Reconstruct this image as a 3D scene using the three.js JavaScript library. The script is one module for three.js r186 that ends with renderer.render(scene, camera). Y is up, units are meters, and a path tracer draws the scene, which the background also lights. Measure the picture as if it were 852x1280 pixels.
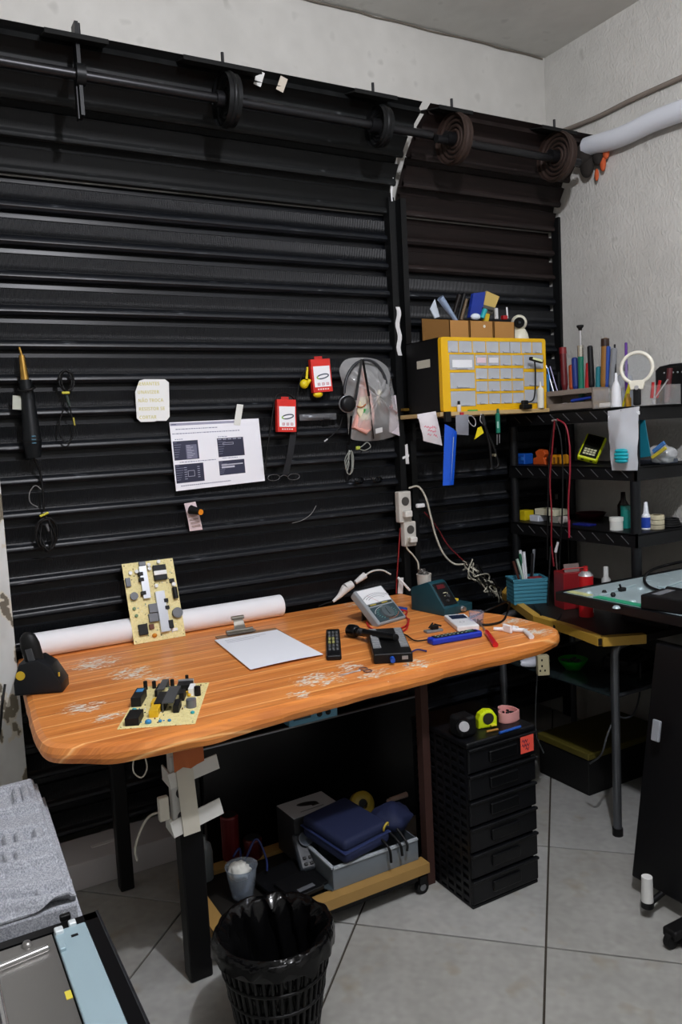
import * as THREE from 'three';
import { RoundedBoxGeometry } from 'three/addons/geometries/RoundedBoxGeometry.js';
import { mergeGeometries, toCreasedNormals } from 'three/addons/utils/BufferGeometryUtils.js';
import { RectAreaLightUniformsLib } from 'three/addons/lights/RectAreaLightUniformsLib.js';

// ---------------------------------------------------------------- camera, light, exposure
const scene = new THREE.Scene();
scene.background = new THREE.Color(0x000000);
const F = 990.24, CAM = new THREE.Vector3(-0.1006, 1.5978, 0.1872);
const camera = new THREE.PerspectiveCamera(2 * Math.atan(640 / F) * 180 / Math.PI, 852 / 1280, 0.05, 40);
camera.position.copy(CAM);
camera.rotation.order = 'YXZ';
camera.rotation.set(-0.096636, -0.511034, -0.051157);
camera.updateMatrixWorld();
const renderer = new THREE.WebGLRenderer();
renderer.toneMapping = THREE.LinearToneMapping;
renderer.toneMappingExposure = 2.6;
renderer.shadowMap.enabled = true;
RectAreaLightUniformsLib.init();

const WALL_Z = -2.95, RIGHT_X = 3.02, LEFT_X = -2.3, FRONT_Z = 2.2, CEIL_Y = 3.48, DESK_Y = 0.84;

// frosted LED bulb hanging from the ceiling, out of frame above and in front of the bench
const LAMP = new THREE.Vector3(0.85, 3.16, -0.40);
const bulbLight = new THREE.PointLight(0xf6f7ff, 5.0, 0, 2);
bulbLight.position.copy(LAMP); bulbLight.castShadow = true; bulbLight.shadow.radius = 2.5; scene.add(bulbLight);
// LED panel on the ceiling over the right-hand side of the shop
const LAMP2 = new THREE.Vector3(2.3, 3.40, -0.2);
const panelLight2 = new THREE.RectAreaLight(0xe6eeff, 9, 0.34, 0.34);
panelLight2.position.set(LAMP2.x, LAMP2.y - 0.045, LAMP2.z); panelLight2.lookAt(LAMP2.x, 0, LAMP2.z); scene.add(panelLight2);

// ---------------------------------------------------------------- helpers
let seed = 12345;
const rnd = () => { seed = (seed * 1664525 + 1013904223) >>> 0; return seed / 4294967296; };
const rr = (a, b) => a + (b - a) * rnd();
const V = (x, y, z) => new THREE.Vector3(x, y, z);
// direction of a photo pixel, cut with an axis plane of the room
function at(px, py, ax, val) {
  const d = V((px - 426) / F, -(py - 640) / F, -1).applyQuaternion(camera.quaternion);
  const t = (val - CAM[ax]) / d[ax];
  return CAM.clone().addScaledVector(d, t);
}
const W = (px, py, z = -2.925) => at(px, py, 'z', z);       // on the shutter
const D = (px, py, y = DESK_Y) => at(px, py, 'y', y);       // on the bench top
const G = (px, py, y = 0) => at(px, py, 'y', y);            // on the floor
const mcache = new Map();
function mat(col, rough = 0.6, metal = 0, extra = {}) {
  const key = col + '|' + rough + '|' + metal + '|' + JSON.stringify(extra);
  if (mcache.has(key)) return mcache.get(key);
  const c = new THREE.Color(col), dark = c.r + c.g + c.b < 0.03;
  const m = new THREE.MeshPhysicalMaterial({ color: c, roughness: rough, metalness: metal, specularIntensity: dark ? 0.55 : 1, ...extra });
  mcache.set(key, m); return m;
}
function tex(w, h, fn, { srgb = true, repeat = null } = {}) {
  const a = new Uint8Array(w * h * 4);
  for (let j = 0; j < h; j++) for (let i = 0; i < w; i++) {
    const c = fn(i / w, j / h, i, j), o = (j * w + i) * 4;
    a[o] = Math.max(0, Math.min(255, c[0])); a[o + 1] = Math.max(0, Math.min(255, c[1])); a[o + 2] = Math.max(0, Math.min(255, c[2])); a[o + 3] = 255;
  }
  const t = new THREE.DataTexture(a, w, h, THREE.RGBAFormat);
  t.magFilter = THREE.LinearFilter; t.minFilter = THREE.LinearMipmapLinearFilter; t.generateMipmaps = true;
  t.wrapS = t.wrapT = THREE.RepeatWrapping;
  if (srgb) t.colorSpace = THREE.SRGBColorSpace;
  if (repeat) t.repeat.set(repeat[0], repeat[1]);
  t.needsUpdate = true; return t;
}
// tiling value noise
const NT = 64, NG = new Float32Array(NT * NT); for (let i = 0; i < NG.length; i++) NG[i] = rnd();
function vn(x, y, p = NT) {
  const xi = Math.floor(x), yi = Math.floor(y); let fx = x - xi, fy = y - yi;
  fx = fx * fx * (3 - 2 * fx); fy = fy * fy * (3 - 2 * fy);
  const g = (a, b) => NG[(((b % p) + p) % p) * NT + (((a % p) + p) % p)];
  return (g(xi, yi) * (1 - fx) + g(xi + 1, yi) * fx) * (1 - fy) + (g(xi, yi + 1) * (1 - fx) + g(xi + 1, yi + 1) * fx) * fy;
}
const fbm = (u, v, p, oct = 3) => { let s = 0, a = 0.5, n = 0; for (let o = 0; o < oct; o++) { s += a * vn(u * p + o * 7, v * p + o * 3, p); n += a; a *= 0.5; p = Math.min(64, p * 2); } return s / n; };
function canvasTex(w, h, draw) {
  const c = document.createElement('canvas'); c.width = w; c.height = h;
  draw(c.getContext('2d'), w, h);
  const t = new THREE.CanvasTexture(c); t.colorSpace = THREE.SRGBColorSpace; t.magFilter = THREE.LinearFilter; return t;
}
// geometry makers
const tr = (g, p, r) => { if (r) { g.rotateX(r[0] || 0); g.rotateY(r[1] || 0); g.rotateZ(r[2] || 0); } if (p) g.translate(p[0] ?? p.x, p[1] ?? p.y, p[2] ?? p.z); return g; };
const box = (w, h, d, p, r) => tr(new THREE.BoxGeometry(w, h, d), p, r);
const rbox = (w, h, d, rad, p, r, seg = 2) => tr(new RoundedBoxGeometry(w, h, d, seg, Math.min(rad, w / 2.01, h / 2.01, d / 2.01)), p, r);
const cyl = (r1, r2, h, p, r, n = 20, open = false) => tr(new THREE.CylinderGeometry(r1, r2, h, n, 1, open), p, r);
const sph = (rad, p, s, n = 16) => { const g = new THREE.SphereGeometry(rad, n, Math.round(n * .7)); if (s) g.scale(s[0], s[1], s[2]); return tr(g, p); };
const tor = (R0, r, p, rot, arc = Math.PI * 2, n = 28) => tr(new THREE.TorusGeometry(R0, r, 8, n, arc), p, rot);
const lathe = (pts, p, r, n = 28) => tr(new THREE.LatheGeometry(pts.map(a => new THREE.Vector2(a[0], a[1])), n), p, r);
function tube(pts, r, seg = null, closed = false, rs = 6) {
  const c = new THREE.CatmullRomCurve3(pts.map(a => Array.isArray(a) ? V(...a) : a.clone()), closed, 'centripetal');
  return new THREE.TubeGeometry(c, seg || pts.length * 7, r, rs, closed);
}
function rod(a, b, r1, r2 = r1, n = 12) {
  const A = Array.isArray(a) ? V(...a) : a, B = Array.isArray(b) ? V(...b) : b, d = B.clone().sub(A), g = new THREE.CylinderGeometry(r2, r1, d.length(), n);
  g.applyQuaternion(new THREE.Quaternion().setFromUnitVectors(V(0, 1, 0), d.clone().normalize()));
  g.translate((A.x + B.x) / 2, (A.y + B.y) / 2, (A.z + B.z) / 2); return g;
}
// box standing between two points
function bar(a, b, w, h, up = [0, 1, 0]) {
  const A = Array.isArray(a) ? V(...a) : a, B = Array.isArray(b) ? V(...b) : b, d = B.clone().sub(A), L = d.length(); d.normalize();
  const s = V(...up).cross(d).normalize(), u = d.clone().cross(s);
  const g = new THREE.BoxGeometry(w, h, L); g.applyMatrix4(new THREE.Matrix4().makeBasis(s, u, d));
  g.translate((A.x + B.x) / 2, (A.y + B.y) / 2, (A.z + B.z) / 2); return g;
}
function ext(pts, depth, bevel = 0, p, r) {
  const s = new THREE.Shape(pts.map(a => new THREE.Vector2(a[0], a[1])));
  const g = new THREE.ExtrudeGeometry(s, { depth: depth - 2 * bevel, bevelEnabled: bevel > 0, bevelThickness: bevel, bevelSize: bevel, bevelOffset: -bevel, bevelSegments: 2, steps: 1, curveSegments: 10 });
  g.translate(0, 0, bevel); return tr(g, p, r);
}
// horizontal slab with its top at y, outline given in x, z
function slab(pts, y, th, bevel = 0) {
  const g = ext(pts.map(a => [a[0], -a[1]]), th, bevel); g.rotateX(-Math.PI / 2); g.translate(0, y - th, 0); return g;
}
function mg(...gs) { return mergeGeometries(gs.flat().map(g => { const n = g.index ? g.toNonIndexed() : g; for (const k of Object.keys(n.attributes)) if (!['position', 'normal', 'uv'].includes(k)) n.deleteAttribute(k); return n; })); }
// a curved sheet with thickness through a grid of points fn(u,v)
function sheet(fn, nu, nv, th = 0.0015) {
  const pos = [], uv = [], idx = [], P = [];
  for (let j = 0; j <= nv; j++) for (let i = 0; i <= nu; i++) P.push(fn(i / nu, j / nv));
  const at2 = (i, j) => P[j * (nu + 1) + i];
  const N = P.map((_, k) => { const i = k % (nu + 1), j = Math.floor(k / (nu + 1)); const a = at2(Math.min(nu, i + 1), j).clone().sub(at2(Math.max(0, i - 1), j)), b = at2(i, Math.min(nv, j + 1)).clone().sub(at2(i, Math.max(0, j - 1))); return a.cross(b).normalize(); });
  const n = P.length;
  for (const s of [0.5, -0.5]) P.forEach((p, k) => { const q = p.clone().addScaledVector(N[k], th * s); pos.push(q.x, q.y, q.z); uv.push((k % (nu + 1)) / nu, Math.floor(k / (nu + 1)) / nv); });
  for (let j = 0; j < nv; j++) for (let i = 0; i < nu; i++) { const a = j * (nu + 1) + i, b = a + 1, c = a + nu + 1, d = c + 1; idx.push(a, b, d, a, d, c, n + a, n + d, n + b, n + a, n + c, n + d); }
  const edge = (a, b) => idx.push(a, n + a, b, b, n + a, n + b);
  for (let i = 0; i < nu; i++) { edge(i, i + 1); edge(nv * (nu + 1) + i + 1, nv * (nu + 1) + i); }
  for (let j = 0; j < nv; j++) { edge((j + 1) * (nu + 1), j * (nu + 1)); edge(j * (nu + 1) + nu, (j + 1) * (nu + 1) + nu); }
  const g = new THREE.BufferGeometry(); g.setAttribute('position', new THREE.Float32BufferAttribute(pos, 3)); g.setAttribute('uv', new THREE.Float32BufferAttribute(uv, 2)); g.setIndex(idx);
  return toCreasedNormals(g, 0.9);
}
// quad sheet from four corners (a b top, c d below: a=TL b=TR c=BR d=BL)
const quad = (a, b, c, d, th = 0.001, bulge = null, nu = 1, nv = 1) => sheet((u, v) => { const p = d.clone().lerp(c, u).lerp(a.clone().lerp(b, u), v); if (bulge) p.add(bulge(u, v)); return p; }, nu, nv, th);

// scene bookkeeping
const used = new Map();
function numbered(n) { const k = used.get(n) || 0; used.set(n, k + 1); return k ? n + '_' + String(k).padStart(3, '0') : n; }
function shade(o) { o.traverse(m => { if (m.isMesh) { m.castShadow = true; m.receiveShadow = true; } }); return o; }
function info(o, label, category, group) { o.userData.label = label; o.userData.category = category; if (group) o.userData.group = group; return o; }
function place(o, opt) {
  if (opt.at) o.position.set(opt.at.x ?? opt.at[0], opt.at.y ?? opt.at[1], opt.at.z ?? opt.at[2]);
  if (opt.rot) { o.rotation.order = 'YXZ'; o.rotation.set(opt.rot[0] || 0, opt.rot[1] || 0, opt.rot[2] || 0); }
}
// one mesh = one thing
function one(name, label, category, geo, m, opt = {}) {
  if (!opt.at) { geo.computeBoundingBox(); const b = geo.boundingBox, c = V((b.min.x + b.max.x) / 2, b.min.y, (b.min.z + b.max.z) / 2); geo.translate(-c.x, -c.y, -c.z); opt = { ...opt, at: c }; }
  const o = new THREE.Mesh(geo, m); o.name = numbered(name); place(o, opt); info(o, label, category, opt.g); scene.add(shade(o)); return o;
}
// thing of parts: [name, geometry, material, [sub-parts], label]
function many(name, label, category, parts, opt = {}) {
  const t = new THREE.Group(); t.name = numbered(name);
  let c = null;
  if (!opt.at) {
    const b = new THREE.Box3();
    for (const p of parts) { p[1].computeBoundingBox(); b.union(p[1].boundingBox); }
    c = V((b.min.x + b.max.x) / 2, b.min.y, (b.min.z + b.max.z) / 2); opt = { ...opt, at: c };
  }
  const add = (par, p) => {
    if (c) p[1].translate(-c.x, -c.y, -c.z);
    const m = new THREE.Mesh(p[1], p[2]); m.name = p[0]; if (p[4]) m.userData.label = p[4]; par.add(m);
    for (const s of p[3] || []) add(m, s);
  };
  for (const p of parts) add(t, p);
  place(t, opt); info(t, label, category, opt.g); scene.add(shade(t)); return t;
}
function struct(name, geo, m, label) { const o = new THREE.Mesh(geo, m); o.name = numbered(name); o.userData.kind = 'structure'; if (label) o.userData.label = label; scene.add(shade(o)); return o; }
// box uv in metres
function metricUV(g) {
  const n = g.index ? g.toNonIndexed() : g; n.computeVertexNormals(); const p = n.attributes.position, q = n.attributes.normal, uv = new Float32Array(p.count * 2);
  for (let i = 0; i < p.count; i++) { const ax = Math.abs(q.getX(i)), ay = Math.abs(q.getY(i)), az = Math.abs(q.getZ(i)); let u, v; if (ay > ax && ay > az) { u = p.getX(i); v = p.getZ(i); } else if (ax > az) { u = p.getZ(i); v = p.getY(i); } else { u = p.getX(i); v = p.getY(i); } uv[2 * i] = u; uv[2 * i + 1] = v; }
  n.setAttribute('uv', new THREE.BufferAttribute(uv, 2)); return n;
}

// ================================================================ the room
// painted plaster: pale, with grey smudges
const plasterC = tex(512, 512, (u, v) => { const a = fbm(u, v, 8, 4), b = fbm(u + .37, v + .11, 32, 3); let k = 200 + (a - .5) * 18 + (b - .5) * 10; if (b > .74) k -= (b - .74) * 140; return [k, k - 2, k - 8]; }, { repeat: [0.5, 0.5] });
const plasterB = tex(512, 512, (u, v) => { const k = 128 + (fbm(u, v, 16, 3) - .5) * 150; return [k, k, k]; }, { srgb: false, repeat: [0.7, 0.7] });
const stuccoB = tex(512, 512, (u, v) => { let a = fbm(u + .06 * vn(u * 9, v * 9, 9), v * .5, 48, 2), b = fbm(u, v, 24, 2); const k = 40 + 190 * Math.max(0, a * 1.5 - .4) + (b - .5) * 60; return [k, k, k]; }, { srgb: false, repeat: [3.6, 3.6] });
const wallM = mat('#ffffff', 0.85, 0, {}); wallM.map = plasterC; wallM.bumpMap = plasterB; wallM.bumpScale = 0.002;
const wallStucco = new THREE.MeshPhysicalMaterial({ color: new THREE.Color('#ffffff'), roughness: 0.85, map: plasterC, bumpMap: stuccoB, bumpScale: 0.0022 });
const ceilM = new THREE.MeshPhysicalMaterial({ color: new THREE.Color('#ffffff'), roughness: 0.9, map: plasterC, bumpMap: plasterB, bumpScale: 0.003 });
const xm = 1.0;
struct('wall_back', metricUV(mg(box(RIGHT_X - xm, 0.95, 0.2, [(RIGHT_X + xm) / 2, 3.045, -3.09]), box(RIGHT_X - LEFT_X + .4, 3.0, 0.1, [(RIGHT_X + LEFT_X) / 2, 1.5, -3.22]))), wallM, 'pale plaster wall above the black shutters');
struct('trim_1', metricUV(box(xm - LEFT_X, 0.98, 0.2, [(xm + LEFT_X) / 2, 3.03, -3.075])), wallM, 'raised white plaster layer over the wide shutter');
struct('wall_right', metricUV(box(0.2, CEIL_Y + .2, FRONT_Z - WALL_Z + .6, [RIGHT_X + .1, CEIL_Y / 2, (FRONT_Z + WALL_Z) / 2 - .1])), wallStucco, 'white wall with rough drip-textured render');
struct('wall_left', metricUV(box(0.2, CEIL_Y + .2, FRONT_Z - WALL_Z + .6, [LEFT_X - .1, CEIL_Y / 2, (FRONT_Z + WALL_Z) / 2 - .1])), wallM);
struct('wall_front', metricUV(box(RIGHT_X - LEFT_X + .6, CEIL_Y + .2, 0.2, [(RIGHT_X + LEFT_X) / 2, CEIL_Y / 2, FRONT_Z + .1])), wallM);
struct('ceiling', metricUV(box(RIGHT_X - LEFT_X + .6, 0.15, FRONT_Z - WALL_Z + .8, [(RIGHT_X + LEFT_X) / 2, CEIL_Y + .075, (FRONT_Z + WALL_Z) / 2])), ceilM, 'off-white plaster ceiling with cracked edge');
// cracked joint between ceiling and back wall
{
  const pts = []; for (let i = 0; i <= 26; i++) pts.push(V(1.1 + i * (1.9 / 26), CEIL_Y - .004 - rnd() * .006, -2.985 + rnd() * .006));
  struct('trim_2', tube(pts, 0.004, 60), mat('#6f675c', 0.9), 'ragged grey crack line along the ceiling edge');
}
// peeling jamb left of the wide shutter
const jambC = tex(256, 512, (u, v) => { const a = fbm(u, v, 8, 4), b = fbm(u + .3, v + .6, 16, 4); if (b > .62) return [96 + a * 40, 90 + a * 38, 80 + a * 30]; if (b > .585) return [210, 205, 190]; const k = 208 + (a - .5) * 50; return [k, k + 2, k]; }, { repeat: [1.3, 0.7] });
const jambM = new THREE.MeshPhysicalMaterial({ color: 0xffffff, roughness: 0.85, map: jambC, bumpMap: plasterB, bumpScale: 0.004 });
struct('wall_jamb', metricUV(box(0.24 - LEFT_X, 2.55, 0.28, [(0.22 + LEFT_X) / 2, 1.275, -3.02])), jambM, 'peeling white masonry jamb beside the wide shutter');
// floor: grout bed and diagonal tiles
struct('floor', box(RIGHT_X - LEFT_X + .4, 0.12, FRONT_Z - WALL_Z + .6, [(RIGHT_X + LEFT_X) / 2, -0.066, (FRONT_Z + WALL_Z) / 2]), mat('#3a342c', 0.95), 'pale square tiles laid diagonally with dark joints');
{
  const floor = scene.getObjectByName('floor');
  const tileC = tex(512, 512, (u, v) => { const a = fbm(u, v, 6, 4), b = fbm(u + .2, v + .7, 48, 2), c = fbm(u + .5, v + .1, 12, 3); let k = 158 + (a - .5) * 22 + (b - .5) * 16; const d = c > .68 ? (c - .68) * 80 : 0; return [k - d * .5, k - d * .8, k - 4 - d * 1.3]; }, { repeat: [1.1, 1.1] });
  const mats = ['#ffffff', '#f7f6f4', '#fafbfc'].map(c => new THREE.MeshPhysicalMaterial({ color: new THREE.Color(c), roughness: 0.42, map: tileC }));
  const S = 0.605, o = [1.51, -1.539], c45 = Math.SQRT1_2, gap = 0.007;
  const clip = (poly) => {
    const cut = (P, f) => { const R = []; for (let i = 0; i < P.length; i++) { const a = P[i], b = P[(i + 1) % P.length], fa = f(a), fb = f(b); if (fa >= 0) R.push(a); if ((fa < 0) !== (fb < 0)) { const t = fa / (fa - fb); R.push([a[0] + (b[0] - a[0]) * t, a[1] + (b[1] - a[1]) * t]); } } return R; };
    return [p => p[0] - LEFT_X - .003, p => RIGHT_X - .003 - p[0], p => p[1] + 3.16, p => FRONT_Z - .003 - p[1]].reduce((P, f) => P.length ? cut(P, f) : P, poly);
  };
  for (let i = -9; i < 9; i++) for (let j = -9; j < 9; j++) {
    const q = (a, b) => [o[0] + (a - b) * c45, o[1] - (a + b) * c45];
    const a0 = i * S + gap / 2, a1 = (i + 1) * S - gap / 2, b0 = j * S + gap / 2, b1 = (j + 1) * S - gap / 2;
    const P = clip([q(a0, b0), q(a1, b0), q(a1, b1), q(a0, b1)]);
    if (P.length < 3) continue;
    let ar = 0; for (let k = 0; k < P.length; k++) { const A = P[k], B = P[(k + 1) % P.length]; ar += A[0] * B[1] - A[1] * B[0]; }
    if (Math.abs(ar) < 0.004) continue;
    const m = new THREE.Mesh(metricUV(slab(P, 0, 0.008, 0.001)), mats[Math.floor(rnd() * 3)]); m.name = 'floor_tile'; m.receiveShadow = true; m.castShadow = true; floor.add(m);
  }
}
// lamps (out of frame)
{
  const glow = new THREE.MeshStandardMaterial({ color: 0xffffff, emissive: 0xf6f7ff, emissiveIntensity: 2.5 });
  many('pendant_bulb', 'bare frosted bulb hanging over the workbench', 'lamp', [
    ['bulb', lathe([[0, -.05], [.02, -.046], [.04, -.028], [.05, 0], [.045, .024], [.028, .05], [.018, .065], [0, .065]], null, null, 24), glow],
    ['socket', cyl(.02, .02, .06, [0, .09, 0]), mat('#e8e8e4', .5)], ['cord', cyl(.004, .004, CEIL_Y - LAMP.y - .12, [0, .12 + (CEIL_Y - LAMP.y - .12) / 2, 0]), mat('#d8d8d4', .6)]], { at: LAMP });
  const P = LAMP2;
  many('ceiling_light', 'square white LED ceiling panel over the right side of the shop', 'lamp', [
    ['housing', mg(box(0.40, 0.05, 0.40, [0, 0.055, 0]), box(.02, .05, .40, [-.19, .01, 0]), box(.02, .05, .40, [.19, .01, 0]), box(.36, .05, .02, [0, .01, -.19]), box(.36, .05, .02, [0, .01, .19])), mat('#f4f4f4', 0.5)],
    ['diffuser', box(0.36, 0.012, 0.36, [0, 0.014, 0]), glow]], { at: P });
}

// ================================================================ roller shutters
const PITCH = 0.1245;
const SLAT = [[0, -.022], [0, .007], [.003, .011], [.006, .018], [.010, .0215], [.021, .0205], [.025, .0175], [.029, .011], [.032, .0065], [.035, .0045], [.060, .0035], [.092, .0035], [.0925, .006], [.0945, .006], [.095, -.020], [.1245, -.022]];
function slatGeo(len) {
  const prof = SLAT, back = [[.1245, -.0235], [0, -.0235]], P = [...prof, ...back];
  const pos = [], uv = [], idx = []; let L = 0; const acc = [0];
  for (let i = 1; i < P.length; i++) { L += Math.hypot(P[i][0] - P[i - 1][0], P[i][1] - P[i - 1][1]); acc.push(L); }
  const vOf = i => i < prof.length ? prof[i][0] / PITCH : 1;
  for (let i = 0; i + 1 <= P.length; i++) { const j = (i + 1) % P.length; const b = pos.length / 3; for (const [k, x] of [[i, 0], [i, len], [j, len], [j, 0]]) { pos.push(x, P[k][0], P[k][1]); uv.push(x, vOf(k)); } idx.push(b, b + 1, b + 2, b, b + 2, b + 3); }
  const g = new THREE.BufferGeometry(); g.setAttribute('position', new THREE.Float32BufferAttribute(pos, 3)); g.setAttribute('uv', new THREE.Float32BufferAttribute(uv, 2)); g.setIndex(idx); g.computeVertexNormals();
  return toCreasedNormals(g, 0.7);
}
// scuffs plus painted grey highlight on the proud ridge and lips of each slat
function scuffAndHighlight(r, g, b, amount, sh) {
  return tex(1024, 64, (u, v) => {
 
    const f = vn(u * 22 + sh, v * 30, 60), f2 = vn(u * 64 + sh * 3, v * 44, 64), f3 = vn(u * 16, v * 16 + sh, 16);
    let k = 0;
    if (v < .045) k = .16 + .25 * f;
    else if (v < .25) { k = .17 + Math.max(0, f * .7 + f2 * .4 - (1.02 - amount * .5)) * 3.2; }  // even base tone is the painted highlight, the rest scuffs
    else if (v > .735 && v < .77) k = .05 + .12 * f2;
    else k = Math.max(0, f * .6 + f3 * .5 - .92) * 1.2;
    k = Math.min(1, k); const n = .8 + .4 * f3;
    return [r * n + (198 - r) * k * .55, g * n + (201 - g) * k * .55, b * n + (206 - b) * k * .55];
  }, { repeat: [0.55, 1] });
}
const ribB = tex(64, 64, (u, v) => { const on = v > .29 && v < .735; const k = on ? 128 + 100 * Math.sin(u * Math.PI * 2 * 8) : 128; return [k, k, k]; }, { srgb: false, repeat: [20, 1] });
const slatMats = [[1, .42], [2, .36], [3, .30], [4, .40]].map(([s, a]) => new THREE.MeshPhysicalMaterial({ color: 0xffffff, roughness: 0.33, specularIntensity: 0.55, map: scuffAndHighlight(9, 11, 15, a, s * 5.3), bumpMap: ribB, bumpScale: 0.002 }));
const slatRust = [6, 7].map(s => new THREE.MeshPhysicalMaterial({ color: 0xffffff, roughness: 0.6, specularIntensity: 0.4, map: scuffAndHighlight(24, 16, 14, .3, s * 4.1), bumpMap: ribB, bumpScale: 0.0004 }));
const slatTop = new THREE.MeshPhysicalMaterial({ color: 0xffffff, roughness: 0.55, specularIntensity: 0.35, map: scuffAndHighlight(10, 11, 11, .25, 17), bumpMap: ribB, bumpScale: 0.0002 });
const blackSteel = mat('#161718', 0.42, 0.3), greaseSteel = mat('#2b2b2d', 0.35, 0.7), rustSteel = mat('#33241d', 0.7, 0.3);
const CURVE = [[2.66, WALL_Z], [2.735, -2.925], [2.83, -2.875], [2.925, -2.805], [2.995, -2.72], [3.04, -2.62]];
function curvePt(s) { let acc = 0; for (let i = 1; i < CURVE.length; i++) { const a = CURVE[i - 1], b = CURVE[i], L = Math.hypot(b[0] - a[0], b[1] - a[1]); if (s <= acc + L || i === CURVE.length - 1) { const t = (s - acc) / L; return [a[0] + (b[0] - a[0]) * t, a[1] + (b[1] - a[1]) * t]; } acc += L; } }
function shutter(label, x0, x1, yTop, rust, nCurve) {
  const t = new THREE.Group(); t.name = numbered('roller_shutter'); t.position.set(x0, 0, WALL_Z);
  const g = slatGeo(x1 - x0);
  const nV = Math.floor(yTop / PITCH), y0 = yTop - nV * PITCH;
  const add = (y, z, a, m) => { const s = new THREE.Mesh(g, m); s.name = 'slat'; s.position.set(0, y, z - WALL_Z); s.rotation.x = a; t.add(s); };
  for (let k = 0; k < nV; k++) add(y0 + k * PITCH, WALL_Z, 0, rust && k > nV - 3 ? slatRust[k % 2] : slatMats[(k * 7 + (rust ? 1 : 0)) % 4]);
  for (let k = 0; k < nCurve; k++) { const a = curvePt(k * PITCH), b = curvePt((k + 1) * PITCH); add(a[0] + (yTop - CURVE[0][0]), a[1], Math.atan2(b[1] - a[1], b[0] - a[0]), rust ? slatRust[k % 2] : slatTop); }
  info(t, label, 'shutter'); scene.add(shade(t)); return t;
}
const pt = (t, name, g, m) => { const o = new THREE.Mesh(g, m); o.name = name; o.castShadow = o.receiveShadow = true; t.add(o); return o; };
const SH1 = shutter('wide black roller shutter hung with tools and papers', 0.22, 1.988, 2.593, false, 4);
const SH2 = shutter('narrow black roller shutter behind the yellow drawer organizer', 2.03, 3.0, 2.593, true, 4);
// shaft, spring drums and cover plates at the top of each shutter; local x from the shutter's left edge
function drum(t, x, R, m) {
  const c = [x, 2.84, .32];
  const d = pt(t, 'spring_drum', mg(tor(R, .012, c, [0, Math.PI / 2, 0], 6.283, 32), ...[.78, .56, .36].map(k => tor(R * k, .007, c, [0, Math.PI / 2, 0], 6.283, 28)), cyl(R + .006, R + .006, .05, c, [0, 0, Math.PI / 2], 32, true)), m);
  pt(d, 'hub', cyl(.028, .028, .09, c, [0, 0, Math.PI / 2]), greaseSteel);
}
function fin(t, x) { pt(t, 'shaft_bracket', mg(box(.012, .30, .05, [x, 2.86, .30]), cyl(.035, .035, .03, [x, 2.84, .32], [0, 0, Math.PI / 2]), box(.004, .12, .03, [x - .012, 2.76, .30])), blackSteel); }
function plate(t, x0, x1, tilt) { pt(t, 'cover_plate', mg(box(x1 - x0, .005, .17, [(x0 + x1) / 2, 2.965, .27], [0.25, 0, 0]), box(x1 - x0, .016, .004, [(x0 + x1) / 2, 2.947, .355])), mat('#0b0c0b', 0.8)); pt(t, 'bolt', cyl(.006, .006, .05, [(x0 + x1) / 2 + .02, 2.99, .30]), greaseSteel); }
pt(SH1, 'shaft', cyl(.017, .017, 1.79, [.895, 2.84, .32], [0, 0, Math.PI / 2]), greaseSteel);
pt(SH1, 'tape_scrap', box(.03, .05, .003, [1.02, 2.955, .285], [.4, 0, -.25]), mat('#cfcfcb', .6)); pt(SH1, 'tape_scrap', box(.03, .05, .003, [1.115, 2.95, .285], [.4, 0, -.3]), mat('#c2b8a8', .6));
fin(SH1, .345); plate(SH1, .235, .44); drum(SH1, .87, .085, blackSteel); plate(SH1, .70, 1.0); drum(SH1, 1.53, .07, blackSteel); plate(SH1, 1.40, 1.60);
pt(SH2, 'shaft', cyl(.017, .017, .84, [.425, 2.83, .32], [0, 0, Math.PI / 2]), greaseSteel);
drum(SH2, .10, .095, rustSteel); plate(SH2, .0, .18); drum(SH2, .70, .10, rustSteel); plate(SH2, .58, .80);
// guide column between the shutters, with torn white paint
many('shutter_guide_rail', 'black steel guide column between the two shutters', 'guide rail', [
  ['channel', mg(box(.03, 2.66, .05, [1.978, 1.33, -2.93]), box(.012, 2.66, .035, [1.999, 1.33, -2.955])), blackSteel],
  ['channel', mg(box(.03, 2.66, .05, [2.042, 1.33, -2.93]), box(.012, 2.66, .03, [2.02, 1.33, -2.96])), blackSteel],
  ['paint_strip', mg(sheet((u, v) => V(1.974 + u * .022 + .006 * Math.sin(v * 13), 2.17 - v * .22, -2.9025 + .001 * Math.sin(v * 9)), 2, 12, .002)), mat('#dcdcdc', .8)],
  ['paint_strip', sheet((u, v) => { const s = v, y = 2.64 + s * .34, z = -2.90 + s * s * .22; return V(1.972 + (u - .5) * (.003 + .010 * vn(s * 14, 3, 16)) + .008 * vn(s * 9, 1, 9), y, z); }, 2, 24, .003), mat('#e8e8e8', .8)],
  ['bracket', mg(box(.06, .012, .06, [2.01, 1.70, -2.91]), cyl(.012, .012, .02, [2.045, 1.70, -2.90], [Math.PI / 2, 0, 0])), mat('#8a6c2a', .4, .7)]]);
many('shutter_guide_rail', 'thin black guide rail in the corner by the white wall', 'guide rail', [
  ['channel', box(.016, 2.66, .05, [3.009, 1.33, -2.925]), blackSteel]]);
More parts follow.
